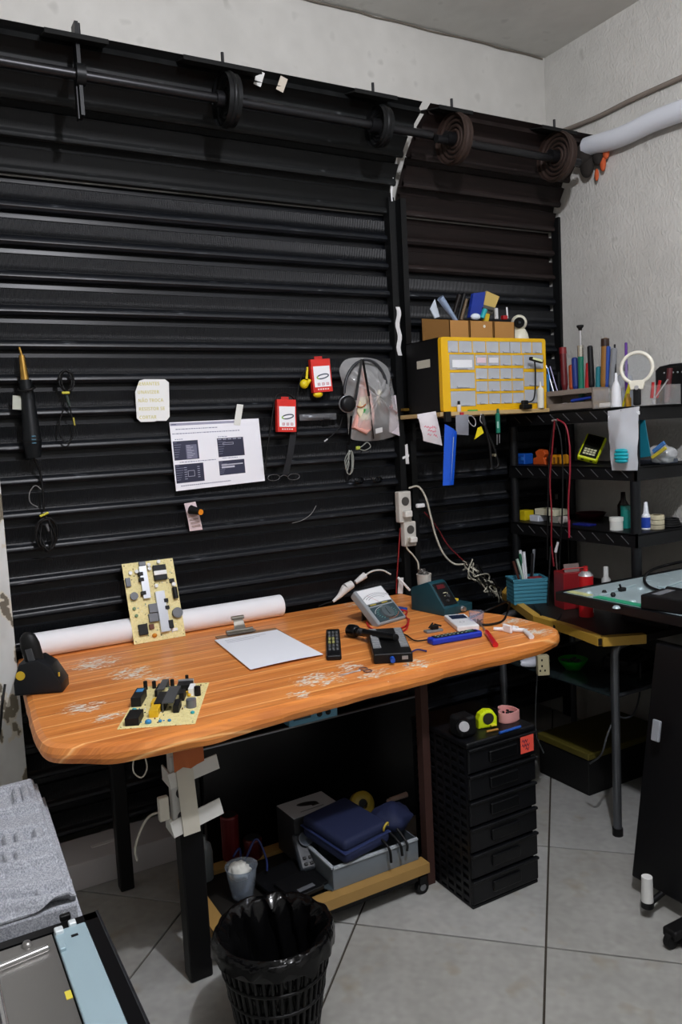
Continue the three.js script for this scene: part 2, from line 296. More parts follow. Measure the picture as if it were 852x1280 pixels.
// white sleeve pipe and conduit on the right wall
{
  const a = at(735, 183, 'x', RIGHT_X - .05), b = at(862, 136, 'x', RIGHT_X - .05);
  const dir = b.clone().sub(a);
  many('wrapped_pipe', 'thick white wrapped pipe running along the right wall', 'pipe', [
    ['sleeve', tube([a.clone().addScaledVector(dir, -.02), a.clone().addScaledVector(dir, .35).add(V(0, -.01, 0)), a.clone().addScaledVector(dir, .7).add(V(0, .005, 0)), a.clone().addScaledVector(dir, 1.3)], .045, 40, false, 14), mat('#d6d9e0', .55)],
    ['foam_seal', mg(sph(.07, [a.x + .0, a.y - .015, a.z - .04], [.6, 1, 1]), sph(.05, [a.x + .01, a.y - .08, a.z - .02], [.5, 1.2, .8]), sph(.035, [a.x + .01, a.y - .06, a.z + .05], [.6, 1.2, .8])), mat('#26211d', .9)],
    ['foam_drip', mg(sph(.022, [a.x + .02, a.y - .06, a.z + .09], [.6, 1.2, .8]), sph(.02, [a.x + .02, a.y - .10, a.z + .07], [.6, 1.8, .8]), sph(.016, [a.x + .02, a.y - .14, a.z + .03], [.5, 1.8, .8])), mat('#c2562a', .8), [], 'orange rust-coloured foam drip']]);
  const c = at(702, 164, 'x', RIGHT_X - .015), d = at(862, 92, 'x', RIGHT_X - .015);
  one('wall_conduit', 'thin weathered brown strip running above the wrapped pipe', 'conduit', tube([c, c.clone().lerp(d, .3).add(V(0, -.008, 0)), c.clone().lerp(d, .6), d], .011, 40), mat('#7d7369', .85));
}

// ================================================================ workbench
const ang = (a, b) => Math.atan2(-(b.z - a.z), b.x - a.x);
const mid = (a, b) => a.clone().lerp(b, .5);
const DESK_OUT = [[0.235, -2.915], [0.19, -2.4], [0.172, -1.955], [0.20, -1.90], [0.40, -1.80], [0.80, -1.815], [1.3, -1.85], [1.82, -1.865], [1.95, -1.90], [2.015, -1.98], [2.02, -2.22], [1.97, -2.40], [1.95, -2.915]];
{
  const TW = 1400, TH = 800, X0 = 0.1, Z0 = -2.95, SX = 2.0, SZ = 1.2;
  const wear = [[118, 829, 34, 9], [165, 841, 30, 9], [105, 884, 30, 8], [137, 896, 24, 6], [398, 849, 36, 10], [372, 868, 16, 5], [436, 833, 20, 7], [668, 790, 22, 7], [642, 776, 26, 4], [600, 842, 30, 5], [200, 848, 20, 6], [470, 842, 30, 6], [520, 830, 24, 6], [445, 755, 18, 4]].map(([x, y, a, b]) => { const c = D(x, y), e = D(x + a, y), f = D(x, y + b); return [c.x, c.z, c.distanceTo(e), c.distanceTo(f)]; });
  const wood = tex(TW, TH, (u, v, i, j) => {
    const x = X0 + u * SX, z = Z0 + v * SZ;
    const band = z / 0.094, fb = band - Math.floor(band), id = Math.floor(band);
    const g1 = fbm(u * .35 + id * .21, v * 3.1, 24, 3), g2 = vn(u * 12 + id * 9, v * 620, 64), g3 = vn(u * 40, v * 260, 64);
    let r = 220 + (g1 - .5) * 46 + (g2 - .5) * 26 + (g3 - .5) * 12, g = 136 + (g1 - .5) * 44 + (g2 - .5) * 24 + (g3 - .5) * 10, b = 66 + (g1 - .5) * 30 + (g2 - .5) * 16;
    if (id % 2) { r += 6; g += 5; b += 4; } else { r -= 6; g -= 6; b -= 4; }
    const ln = Math.min(fb, 1 - fb); if (ln < .055) { const k = 1 - ln / .055; r += 36 * k; g += 60 * k; b += 62 * k; }
    for (const [cx, cz, wx, wz] of wear) {
      const dx = (x - cx) / wx, dz = (z - cz) / wz, d = dx * dx + dz * dz; if (d > 1.6) continue;
      const n = vn(x * 130 + id, z * 420, 64) * .55 + vn(x * 45, z * 150 + 9, 64) * .45; const k = Math.max(0, Math.min(1, (n - .40 - d * .28) * 6));
      r += (226 - r) * k; g += (222 - g) * k; b += (212 - b) * k;
    }
    return [r, g, b];
  });
  wood.wrapS = wood.wrapT = THREE.ClampToEdgeWrapping;
  const woodM = new THREE.MeshPhysicalMaterial({ color: 0xffffff, roughness: 0.42, map: wood });
  const mids = new THREE.CatmullRomCurve3(DESK_OUT.slice(1, 12).map(q => V(q[0], 0, q[1])), false, 'centripetal').getSpacedPoints(150).map((q, i) => { const n = (vn(i * .3, 4, 64) - .5) * .006 + (vn(i * 1.1, 9, 64) - .5) * .002, fr = q.z > -2.05; return [q.x + (fr ? 0 : n * .5), q.z + (fr ? n : 0)]; });
  const g0 = slab([DESK_OUT[0], ...mids, DESK_OUT[12]], DESK_Y, 0.056, 0.022), g = g0.index ? g0.toNonIndexed() : g0, p = g.attributes.position, uv = g.attributes.uv;
  for (let i = 0; i < p.count; i++) if (p.getY(i) < DESK_Y - .03 && p.getZ(i) > -2.1) p.setY(i, p.getY(i) + (vn(p.getX(i) * 12, 3, 64) - .5) * .010);
  g.computeVertexNormals();
  for (let i = 0; i < p.count; i++) uv.setXY(i, (p.getX(i) - X0) / SX, (p.getZ(i) - Z0 + (p.getY(i) < DESK_Y - .02 ? (DESK_Y - .02 - p.getY(i)) : 0)) / SZ);
  const black = mat('#0e0e0f', 0.5, 0.2), tapeM = mat('#d9d8d2', .7);
  const creases = []; for (const [a, b] of [[0.42, 0.62], [0.66, 0.9], [1.0, 1.2], [1.5, 1.7]]) creases.push(tube([V(a, .815, -1.79), V((a + b) / 2, .806, -1.797), V(b, .812, -1.812)], .004, 14));
  const lx = .565, lz = -2.02;
  many('workbench', 'long workbench covered in orange wood-print film with worn white patches', 'table', [
    ['table_top', g, woodM],
    ['torn_film', sheet((u, v) => V(.50 + u * .09, .80 - v * .09 - .02 * vn(u * 4, 2, 8), -1.90 + .01 * Math.sin(u * 5)), 4, 4, .002), mat('#b5602c', .6), [], 'torn rust-orange film flap'],
    ['leg', rbox(.07, .79, .06, .006, [lx, .395, lz]), black],
    ['leg', rbox(.05, .79, .05, .006, [.50, .395, -2.62]), black],
    ['leg', mg(box(.03, .79, .035, [1.425, .395, -2.03])), mat('#3b211a', .7), [], 'dark brown wooden leg'],
    ['leg', rbox(.05, .79, .05, .006, [1.45, .395, -2.75]), black],
    ['apron', mg(box(1.0, .07, .02, [1.0, .752, -2.03])), black],
    ['apron', mg(box(1.0, .06, .02, [.98, .757, -2.72])), black]]);
  // masking tape and power strip bound to the bench leg
  const tz = lz + .036;
  many('power_strip', 'white power strip taped to the black bench leg', 'power strip', [
    ['body', rbox(.055, .23, .035, .008, [.535, .60, -1.985]), mat('#c9c9c4', .5)],
    ...[.53, .60, .67].map(y => ['socket', cyl(.016, .016, .004, [.535, y, -1.9665], [Math.PI / 2, 0, 0]), mat('#2a2a2a', .6)]),
    ['masking_tape', mg(box(.15, .045, .004, [.575, .655, -1.9625], [0, 0, .16]), box(.004, .045, .08, [.505, .643, -2.0])), tapeM],
    ['masking_tape', mg(box(.155, .05, .004, [.575, .515, -1.9625], [0, 0, .2]), box(.004, .05, .08, [.505, .50, -2.0])), tapeM],
    ['masking_tape', mg(box(.05, .22, .004, [.55, .585, -1.957], [0, 0, .05])), mat('#cfcabb', .7)],
    ['plug', rbox(.034, .05, .03, .006, [.525, .72, -1.985]), mat('#d8d4c6', .5)], ['plug', rbox(.03, .07, .02, .004, [.485, .56, -1.985]), mat('#d8d4c6', .5)]]);
  one('loose_cable', 'thin white cord drooping from the taped power strip', 'cable', tube([V(.482, .55, -1.99), V(.45, .53, -2.02), V(.42, .47, -2.04), V(.41, .42, -2.05), V(.415, .395, -2.05)], .0035, 24), mat('#c9c6b8', .6));
  one('loose_cable', 'small white wire loop hanging under the bench corner', 'cable', tube([V(.385, .79, -1.86), V(.38, .74, -1.86), V(.40, .72, -1.86), V(.415, .74, -1.86), V(.41, .79, -1.86)], .002, 24), mat('#c9c6b8', .6));
}

// ================================================================ things on the bench
one('foam_roll', 'long roll of white foam lying against the shutter', 'foam roll', (() => {
  const a = D(28, 822).x, b = D(356, 771).x, z = -2.868; const g = lathe([[0, 0], [.012, 0], [.043, 0], [.0455, .003], [.0455, (b - a) - .003], [.043, b - a], [.012, b - a], [0, b - a]], null, [0, 0, -Math.PI / 2], 40); g.translate(a, DESK_Y + .046, z); return g;
})(), mat('#f2f2f6', 0.75));

// ---- circuit boards: local x right, y up the board, z out of it
const boardC = tex(256, 256, (u, v) => { const a = fbm(u, v, 16, 3), d = vn(u * 64, v * 64, 64); let r = 236 + (a - .5) * 24, g = 222 + (a - .5) * 24, b = 158 + (a - .5) * 30; if (d > .90) { r = 120; g = 96; b = 60; } const t = vn(u * 40 + 3, v * 18, 40); if (t > .86) { r = 236; g = 228; b = 190; } return [r, g, b]; });
const boardM = new THREE.MeshPhysicalMaterial({ color: 0xffffff, roughness: .55, map: boardC });
const pb = { hs: mat('#b9bcc2', .35, .7), hsd: mat('#55585d', .45, .5), blk: mat('#141416', .5), wht: mat('#eef0f0', .5), gry: mat('#6a6e74', .5, .2), org: mat('#d98a18', .4), yel: mat('#e0b21e', .45), blu: mat('#2f86c2', .4), grn: mat('#6c8c62', .5), teal: mat('#2aa0b0', .4), brn: mat('#6a3a24', .6), slv: mat('#d5d5d8', .3, .8) };
function circuitBoard(label, c, comps, holes) {
  const [a, b, cc, d] = c, w = d.distanceTo(cc), h = d.distanceTo(a);
  const X = cc.clone().sub(d).normalize(), Y0 = a.clone().sub(d), Zn = X.clone().cross(Y0).normalize(), Y = Zn.clone().cross(X);
  const parts = [['board', metricScale(rbox(w, h, .0022, .001, [w / 2, h / 2, 0], null, 1), w, h), boardM]];
  const P = (u, v) => [u * w, (1 - v) * h];
  for (const [n, kind, u, v, sw, sh, dep, m] of comps) {
    const [x, y] = P(u, v); let g;
    if (kind === 'b') g = rbox(sw * w, sh * h, dep, .0015, [x, y, dep / 2 + .001], null, 1);
    else if (kind === 'c') g = mg(cyl(sw * w / 2, sw * w / 2, dep, [x, y, dep / 2 + .001], [Math.PI / 2, 0, 0], 18), cyl(sw * w / 2 * .8, sw * w / 2 * .8, .001, [x, y, dep + .0014], [Math.PI / 2, 0, 0], 18));
    else if (kind === 'd') g = sph(sw * w / 2, [x, y, dep * .5], [1, .8, .8], 12);
    else if (kind === 'L') g = mg(box(sw * w, .003, dep, [x, y + sh * h / 2, dep / 2 + .001]), box(sw * w, sh * h, .0025, [x, y, dep]), box(.003, sh * h, dep, [x - sw * w / 2, y, dep / 2 + .001]));
    else if (kind === 'h') g = cyl(sw * w / 2, sw * w / 2, sh * h, [x, y, sw * w / 2 + .001], null, 14);
    parts.push([n, g, pb[m]]);
  }
  for (let k = 0; k < 46; k++) { const [x, y] = P(rr(.06, .95), rr(.05, .95)); const q = rnd(); parts.push(['small_component', q < .5 ? box(rr(.002, .005), rr(.002, .006), .002, [x, y, .002]) : cyl(.0018, .0018, rr(.003, .006), [x, y, .003], [Math.PI / 2, 0, 0], 8), [pb.blk, pb.brn, pb.blu, pb.wht, pb.grn, pb.slv][Math.floor(rnd() * 6)]]); }
  for (const [u, v] of [[.04, .03], [.96, .03], [.04, .97], [.96, .97]]) { const [x, y] = P(u, v); parts.push(['mounting_hole', cyl(.0022, .0022, .0026, [x, y, 0], [Math.PI / 2, 0, 0], 10), pb.blk]); }
  const t = many('circuit_board', label, 'circuit board', parts, { at: d.clone().addScaledVector(Zn, .0015) });
  t.quaternion.setFromRotationMatrix(new THREE.Matrix4().makeBasis(X, Y, Zn));
  return t;
}
function metricScale(g, w, h) { const p = g.attributes.position, uv = g.attributes.uv; for (let i = 0; i < p.count; i++) uv.setXY(i, p.getX(i) / .12, p.getY(i) / .12); return g; }
{
  const BL = D(167.5, 806), BR = D(232, 795), TL = at(150.6, 705.5, 'z', -2.912), TR = at(215.4, 697.7, 'z', -2.912);
  circuitBoard('yellow circuit board with two silver heatsinks leaning on the foam roll', [TL, TR, BR, BL], [
    ['heatsink', 'L', .37, .27, .13, .40, .016, 'hs'], ['heatsink', 'L', .62, .66, .17, .50, .018, 'hs'],
    ['transformer', 'b', .69, .17, .25, .19, .018, 'blk'], ['transformer_band', 'b', .69, .175, .25, .055, .020, 'wht'],
    ['chip', 'b', .31, .16, .09, .045, .02, 'blk'], ['chip', 'b', .31, .23, .09, .045, .02, 'blk'], ['chip', 'b', .31, .40, .09, .045, .02, 'blk'],
    ['chip', 'b', .71, .53, .08, .045, .022, 'blk'], ['chip', 'b', .71, .62, .08, .045, .022, 'blk'], ['chip', 'b', .73, .83, .09, .10, .022, 'blk'],
    ['inductor', 'c', .13, .42, .15, .1, .014, 'gry'], ['inductor', 'c', .90, .70, .20, .1, .016, 'gry'],
    ['relay', 'b', .45, .60, .16, .11, .014, 'gry'], ['relay', 'b', .43, .715, .18, .105, .014, 'gry'], ['relay', 'b', .20, .84, .17, .13, .014, 'blk'],
    ['capacitor', 'd', .40, .93, .10, .1, .012, 'org'], ['capacitor', 'c', .13, .13, .07, .1, .012, 'wht'], ['capacitor', 'c', .25, .12, .07, .1, .012, 'wht'], ['capacitor', 'c', .50, .055, .07, .1, .012, 'wht'], ['capacitor', 'c', .50, .105, .07, .1, .012, 'wht'], ['capacitor', 'c', .70, .03, .07, .1, .012, 'wht'], ['capacitor', 'c', .58, .33, .07, .1, .012, 'wht'],
    ['electrolytic_capacitor', 'h', .92, .45, .10, .14, 0, 'blk'], ['electrolytic_capacitor', 'c', .92, .34, .08, .1, .014, 'wht'], ['jumper', 'b', .90, .29, .09, .05, .012, 'blk'],
    ['connector', 'b', .38, .03, .13, .05, .012, 'gry'], ['connector', 'b', .06, .24, .09, .11, .012, 'gry'], ['coil', 'b', .37, .82, .09, .06, .010, 'brn'], ['connector', 'b', .80, .90, .12, .04, .006, 'wht'], ['capacitor', 'c', .10, .57, .06, .1, .008, 'grn'], ['capacitor', 'c', .12, .66, .06, .1, .008, 'grn']]);
  circuitBoard('yellow circuit board with grey heatsinks and yellow coil lying flat on the bench', [D(161, 861), D(246, 857), D(244, 905.5), D(146, 912.5)], [
    ['heatsink', 'L', .58, .50, .15, .42, .028, 'hsd'], ['heatsink', 'L', .38, .20, .09, .28, .026, 'hsd'],
    ['chip', 'b', .70, .40, .07, .12, .024, 'blk'], ['chip', 'b', .69, .66, .08, .16, .022, 'blk'], ['chip', 'b', .31, .16, .06, .10, .02, 'blk'], ['chip', 'b', .31, .27, .06, .08, .02, 'blk'],
    ['transformer', 'b', .45, .52, .15, .28, .024, 'blk'], ['coil', 'b', .41, .70, .12, .22, .020, 'yel'], ['coil', 'b', .33, .50, .06, .12, .014, 'yel'],
    ['relay', 'b', .09, .40, .14, .26, .028, 'blk'], ['relay_top', 'b', .09, .34, .10, .08, .029, 'blu'], ['relay', 'b', .18, .86, .18, .20, .022, 'blk'],
    ['connector', 'b', .68, .15, .22, .12, .020, 'blk'], ['heatsink_bar', 'b', .68, .08, .23, .03, .024, 'slv'], ['connector', 'b', .81, .28, .08, .14, .024, 'wht'],
    ['capacitor', 'c', .90, .34, .09, .1, .028, 'blk'], ['inductor', 'c', .87, .62, .14, .1, .024, 'gry'], ['capacitor', 'c', .08, .08, .06, .1, .026, 'blk'], ['capacitor', 'c', .20, .06, .06, .1, .022, 'blk'], ['capacitor', 'c', .46, .03, .06, .1, .02, 'blk'], ['capacitor', 'c', .68, -.02 + .04, .05, .1, .03, 'blk'],
    ['capacitor', 'd', .38, .93, .09, .1, .012, 'blu'], ['capacitor', 'd', .10, .63, .07, .1, .012, 'teal'], ['capacitor', 'd', .14, .72, .07, .1, .010, 'wht'], ['capacitor', 'd', .65, .92, .05, .1, .010, 'blu'], ['capacitor', 'd', .53, .92, .05, .1, .010, 'blu'], ['capacitor', 'd', .92, .78, .06, .1, .010, 'teal'], ['capacitor', 'd', .78, .36, .06, .1, .014, 'yel'], ['capacitor', 'd', .74, .28, .05, .1, .014, 'yel']]);
}
// ---- barcode scanner in its cradle
{
  const c = D(50, 868);
  const blk = mat('#17191c', .42), dk = mat('#0f1011', .5);
  many('barcode_scanner', 'black cordless barcode scanner standing in its cradle at the bench corner', 'scanner', [
    ['cradle', mg(toCreasedNormals(ext([[-.07, 0], [.075, 0], [.075, .03], [.045, .085], [.01, .11], [-.05, .10], [-.07, .04]], .10, .008, [0, 0, -.05]), .5)), blk],
    ['handset', (() => { const g = lathe([[0, 0], [.022, .004], [.027, .03], [.029, .08], [.030, .13], [.024, .158], [.012, .17], [0, .173]], null, null, 22); g.scale(1, 1, .8); g.rotateZ(.2); g.translate(.006, .024, .012); return g; })(), dk, [
      ['keypad', (() => { const g = rbox(.022, .06, .006, .003); g.rotateZ(.2); g.translate(-.014, .115, .034); return g; })(), mat('#3a3d40', .5)]]],
    ['badge', cyl(.014, .014, .003, [-.045, .065, .051], [Math.PI / 2, 0, 0]), mat('#c7a92a', .5), [], 'round yellow badge'],
    ['indicator', box(.004, .012, .006, [.066, .055, .03]), mat('#d8b23a', .4)]], { at: [c.x + .012, DESK_Y, c.z - .045], rot: [0, -.42, 0] });
  one('scanner_cable', 'black cable hanging down from the barcode scanner', 'cable', tube([V(c.x - .09, .87, c.z - .08), V(.13, .82, -2.44), V(.115, .72, -2.46), V(.08, .60, -2.5), V(.10, .50, -2.5), V(.105, .36, -2.5), V(.02, .37, -2.5), V(-.05, .42, -2.5)], .004, 60), mat('#101010', .5));
}
// ---- clipboard
{
  const A = D(268, 800, DESK_Y + .006), B = D(346, 787, DESK_Y + .006), C = D(404, 818, DESK_Y + .006), E = D(313, 837, DESK_Y + .006);
  const cx = D(301, 791, DESK_Y + .008), ry = ang(A, B);
  const prn = canvasTex(512, 640, (x, w, h) => { x.fillStyle = '#eceff6'; x.fillRect(0, 0, w, h); x.fillStyle = '#a9aebc'; for (let i = 0; i < 3; i++) x.fillRect(60, 50 + i * 26, 330 - i * 60, 6); });
  many('clipboard', 'clipboard with metal clip holding a sheet of white paper', 'clipboard', [
    ['backing', quad(D(269, 796, DESK_Y + .002), D(344, 785, DESK_Y + .002), D(399, 817, DESK_Y + .002), D(310, 834, DESK_Y + .002), .003), mat('#8d6a48', .6)],
    ['paper', quad(A, B, C, E, .0006, (u, v) => V(0, .003 * Math.sin(u * 3.1) * (1 - v), 0), 8, 8), new THREE.MeshPhysicalMaterial({ color: 0xffffff, roughness: .8, map: prn })],
    ['clip', (() => { const g = mg(box(.115, .004, .03, [0, .004, 0]), cyl(.006, .006, .11, [0, .008, -.015], [0, 0, Math.PI / 2]), sheet((u, v) => V((u - .5) * (.05 - v * .014), .008 + v * .045, -.012 - .02 * v + .008 * Math.sin(v * 3)), 4, 6, .0025), cyl(.008, .008, .05, [0, .055, -.03], [0, 0, Math.PI / 2])); g.rotateY(ry); g.translate(cx.x, cx.y, cx.z); return g; })(), mat('#8f8a80', .3, .85)]]);
}
// ---- remote control
{
  const a = D(408, 826), b = D(427, 826), e = D(416, 792), L = mid(a, b).distanceTo(e), w = a.distanceTo(b);
  const btn = []; for (let i = 0; i < 3; i++) for (let j = 0; j < 6; j++) btn.push(['button', rbox(w * .18, .006, L * .07, .002, [(i - 1) * w * .26, .021, (j - 2.6) * L * .125], null, 1), (j === 2 || j === 3) && i !== 2 ? mat('#9a9a5e', .5) : mat('#55585a', .5)]);
  const c = mid(mid(a, b), e);
  many('remote_control', 'black remote control with pale grey buttons lying by the clipboard', 'remote', [['body', rbox(w, .019, L, .007, [0, .0095, 0], null, 3), mat('#121315', .35)], ...btn], { at: c, rot: [0, Math.atan2(mid(a, b).x - e.x, mid(a, b).z - e.z), 0] });
}
// ---- flashlight
{
  const a = D(438, 788, DESK_Y + .024), b = D(494, 797, DESK_Y + .054); const L = a.distanceTo(b);
  const t = many('flashlight', 'black metal flashlight lying on the bench', 'flashlight', [
    ['body', lathe([[0, .05], [.016, .05], [.016, .058], [.0135, .062], [.0135, L], [.012, L + .004], [0, L + .004]], null, null, 24), mat('#0d0e10', .35, .3)],
    ['head', lathe([[0, -.002], [.02, -.002], [.024, 0], [.024, .032], [.021, .038], [.017, .05], [0, .05]], null, null, 28), mat('#111215', .28, .4)],
    ['grip_ring', mg(...[.07, .078, .086, .094].map(y => tor(.0138, .0016, [0, y, 0], [Math.PI / 2, 0, 0]))), mat('#1c1d20', .4)],
    ['switch', sph(.006, [.012, .085, .006]), mat('#55575c', .5)]], { at: a });
  t.quaternion.setFromUnitVectors(V(0, 1, 0), b.clone().sub(a).normalize());
}
// ---- analogue multimeter propped up
{
  const BL = D(473, 782, DESK_Y + .006), BR = D(508, 772, DESK_Y + .006), TL = at(449, 738, 'y', .965), TR = at(482, 730, 'y', .965);
  const X = BR.clone().sub(BL).normalize(), Y0 = TL.clone().sub(BL), Z = X.clone().cross(Y0).normalize(), Y = Z.clone().cross(X), w = BL.distanceTo(BR), h = Y0.dot(Y);
  const face = canvasTex(256, 256, (x, W0, H0) => { x.fillStyle = '#e9ebee'; x.fillRect(0, 0, W0, H0); x.strokeStyle = '#555a60'; x.lineWidth = 5; for (const r of [150, 125, 100]) { x.beginPath(); x.arc(128, 250, r, Math.PI * 1.2, Math.PI * 1.8); x.stroke(); } x.lineWidth = 2; for (let i = 0; i <= 16; i++) { const a = Math.PI * (1.2 + .6 * i / 16); x.beginPath(); x.moveTo(128 + 150 * Math.cos(a), 250 + 150 * Math.sin(a)); x.lineTo(128 + 168 * Math.cos(a), 250 + 168 * Math.sin(a)); x.stroke(); } x.strokeStyle = '#aa2222'; x.beginPath(); x.moveTo(128, 250); x.lineTo(60, 110); x.stroke(); });
  const dial = canvasTex(256, 256, (x) => { x.fillStyle = '#2d4148'; x.fillRect(0, 0, 256, 256); x.strokeStyle = '#79c3b4'; x.lineWidth = 4; for (let i = 0; i < 20; i++) { const a = i / 20 * Math.PI * 2; x.beginPath(); x.moveTo(128 + 82 * Math.cos(a), 128 + 82 * Math.sin(a)); x.lineTo(128 + 104 * Math.cos(a), 128 + 104 * Math.sin(a)); x.stroke(); } x.strokeStyle = '#d6703c'; x.beginPath(); x.arc(128, 128, 116, .3, 1.8); x.stroke(); x.strokeStyle = '#e6e6e6'; x.beginPath(); x.arc(128, 128, 116, 3.3, 5); x.stroke(); });
  const t = many('multimeter', 'grey analogue multimeter propped up with a white scale and round dial', 'multimeter', [
    ['body', rbox(w, h, .038, .008, [w / 2, h / 2, -.014], null, 3), mat('#8c9296', .5)],
    ['scale_window', box(w * .86, h * .40, .003, [w / 2, h * .76, .0055]), new THREE.MeshPhysicalMaterial({ color: 0xffffff, roughness: .15, map: face })],
    ['name_strip', box(w * .8, h * .045, .003, [w / 2, h * .515, .0055]), mat('#33382c', .5), [['mark', box(w * .2, h * .025, .001, [w * .25, h * .515, .0075]), mat('#b7a53a', .5)], ['mark', box(w * .2, h * .025, .001, [w * .65, h * .515, .0075]), mat('#b7a53a', .5)]]],
    ['dial_plate', box(w * .84, h * .40, .003, [w / 2, h * .25, .0055]), new THREE.MeshPhysicalMaterial({ color: 0xffffff, roughness: .5, map: dial })],
    ['dial_knob', mg(cyl(w * .18, w * .2, .010, [w / 2, h * .25, .011], [Math.PI / 2, 0, 0], 24), box(w * .06, h * .17, .006, [w / 2, h * .25, .018])), mat('#4f5a5e', .5)],
    ['stand_leg', box(w * .6, .006, .07, [w / 2, h * .62, -.06], [-.6, 0, 0]), mat('#3c3f42', .5)]], { at: BL });
  t.quaternion.setFromRotationMatrix(new THREE.Matrix4().makeBasis(X, Y, Z));
  const y = DESK_Y + .005;
  one('probe_leads', 'red test leads coiled below the multimeter', 'cable', mg(tube([D(506, 770, y), D(510, 776, y), D(504, 784, y), D(490, 787, y), D(474, 789, y), D(462, 784, y), D(458, 778, y + .006)], .0036, 40), tube([D(505, 771, y), D(508, 764, y + .01), D(500, 762, y + .02)], .0036, 16), tube([D(511, 774, y), D(505, 788, y), D(492, 791, y), D(474, 792, y)], .0036, 24)), mat('#b3141c', .4));
  one('blue_pouch', 'small flat blue pouch tucked behind the multimeter', 'pouch', (() => { const c = D(497, 763); return rbox(.06, .014, .085, .006, [c.x - .01, DESK_Y + .007, c.z], [0, .3, 0]); })(), mat('#123f9c', .6));
}
// ---- black box with two grey ribbed pads
{
  const A = D(464, 797), B = D(506, 795), C = D(512, 828), E = D(461, 831), c = A.clone().add(B).add(C).add(E).multiplyScalar(.25), w = E.distanceTo(C) * .96, d = mid(A, B).distanceTo(mid(C, E));
  const rib = []; for (const s of [-1, 1]) { const pad = box(w * .21, .004, d * .74, [s * w * .36, .035, -d * .08]); const r = []; for (let i = 0; i < 9; i++) r.push(box(w * .19, .003, d * .035, [s * w * .36, .0375, -d * .42 + i * d * .082])); rib.push(['foot_pad', pad, mat('#7b7d80', .6), [['rib', mg(...r), mat('#8d9093', .6)]]]); }
  many('charger_box', 'square black electronic box with two grey ribbed pads', 'device', [['body', rbox(w, .034, d, .005, [0, .017, 0], null, 2), mat('#0c0d0e', .45)], ...rib,
    ['sticker', box(w * .14, .001, d * .1, [-w * .04, .0346, -d * .12]), mat('#e6e6e6', .6)], ['cable_plug', cyl(.008, .008, .03, [-.004, .017, d / 2 + .012], [Math.PI / 2, 0, 0], 14), mat('#1a4fb0', .4), [], 'blue cable plug'], ['socket', box(.02, .012, .004, [w * .3, .018, d / 2]), mat('#9a9a9a', .4, .4)]], { at: c, rot: [0, ang(E, C), 0] });
}
// ---- soldering station
{
  const A = D(514, 762), B = D(556, 771), C = D(593, 763), teal = mat('#0f3f4a', .45), dep = A.distanceTo(B), wid = B.distanceTo(C);
  const Zd = B.clone().sub(A).normalize();
  const prof = [[0, 0], [dep, 0], [dep, .032], [dep * .96, .036], [dep * .60, .125], [dep * .52, .132], [.006, .098], [0, .09]];
  const bodyG = toCreasedNormals(ext(prof, wid * .56, .004, null, [0, -Math.PI / 2, 0]), .5); // profile in z,y -> extruded along x
  bodyG.translate(wid * .56, 0, 0);
  const slope = Math.atan2(.125 - .036, dep * .36), sl = Math.hypot(.089, dep * .36);
  const pm = [wid * .28, .0805 + .002 * Math.cos(slope), dep * .78 + .002 * Math.sin(slope)], rx = Math.PI / 2 - (Math.PI / 2 - slope);
  const dp = (g, u, v, o) => { g.rotateX(slope); g.translate(pm[0] + u, pm[1] - v * Math.sin(slope) + o * Math.cos(slope), pm[2] + v * Math.cos(slope) + o * Math.sin(slope)); return g; };
  many('soldering_station', 'teal soldering station with a black sloped control panel', 'soldering station', [
    ['body', bodyG, teal],
    ['tray', mg(rbox(wid * .46, .034, dep * .62, .004, [wid * .77, .017, dep * .69])), teal],
    ['sponge', rbox(wid * .26, .012, dep * .28, .003, [wid * .77, .038, dep * .55]), mat('#d8b82c', .9), [], 'yellow cleaning sponge'],
    ['control_panel', dp(rbox(wid * .46, .004, sl * .92, .0015), 0, 0, 0), mat('#0c0d0f', .35), [
      ['display', dp(box(wid * .26, .002, sl * .16), -.004, -sl * .3, .003), mat('#5a1018', .25)],
      ['knob', dp(cyl(.008, .009, .008, null, null, 16), .004, sl * .12, .006), mat('#2e3032', .5)],
      ['knob', dp(cyl(.006, .007, .008, null, null, 16), -.010, sl * .30, .006), mat('#2e3032', .5)],
      ['lettering', dp(mg(box(.016, .001, .003), box(.002, .001, .02, [.012, 0, .01]), box(.01, .001, .002, [-.006, 0, .014])), 0, -sl * .04, .0025), mat('#cfcaa8', .6)]]],
    ['socket', mg(cyl(.009, .009, .018, [wid * .62, .017, dep + .007], [Math.PI / 2, 0, 0], 16), cyl(.012, .012, .006, [wid * .62, .017, dep + .002], [Math.PI / 2, 0, 0], 16)), mat('#b8b8b8', .3, .8)]],
    { at: A, rot: [0, Math.atan2(Zd.x, Zd.z), 0] });
  const top = A.clone().addScaledVector(Zd, dep * .24).add(V(Zd.z * wid * .22, .1025, -Zd.x * wid * .22));
  const wire = []; for (let k = 0; k < 14; k++) { const a = rnd() * 6.28; wire.push(tor(rr(.008, .02), .0014, [rr(-.008, .008), .05 + rr(0, .012), rr(-.008, .008)], [rr(0, 3), a, 0], 6.28, 16)); }
  many('tip_cleaner', 'white cup of curled wire standing on the soldering station', 'tip cleaner', [
    ['cup', lathe([[0, 0], [.026, 0], [.028, .004], [.031, .05], [.033, .052], [.031, .054], [.028, .05], [.025, .008], [0, .006]], null, null, 28), mat('#b9b4ac', .5)],
    ['wire_wool', mg(...wire), mat('#8c8a86', .3, .9)]], { at: top });
  const y = DESK_Y + .006;
  one('iron_cable', 'black cable looping from the soldering station socket around the cup', 'cable', tube([D(571, 768, y + .012), D(580, 773, y), D(592, 770, y), D(606, 764, y), D(620, 758, y + .02), D(636, 752, y + .06), D(634, 765, y), D(624, 778, y), D(606, 781, y), D(590, 778, y)], .0045, 60), mat('#0d0d0d', .5));
}
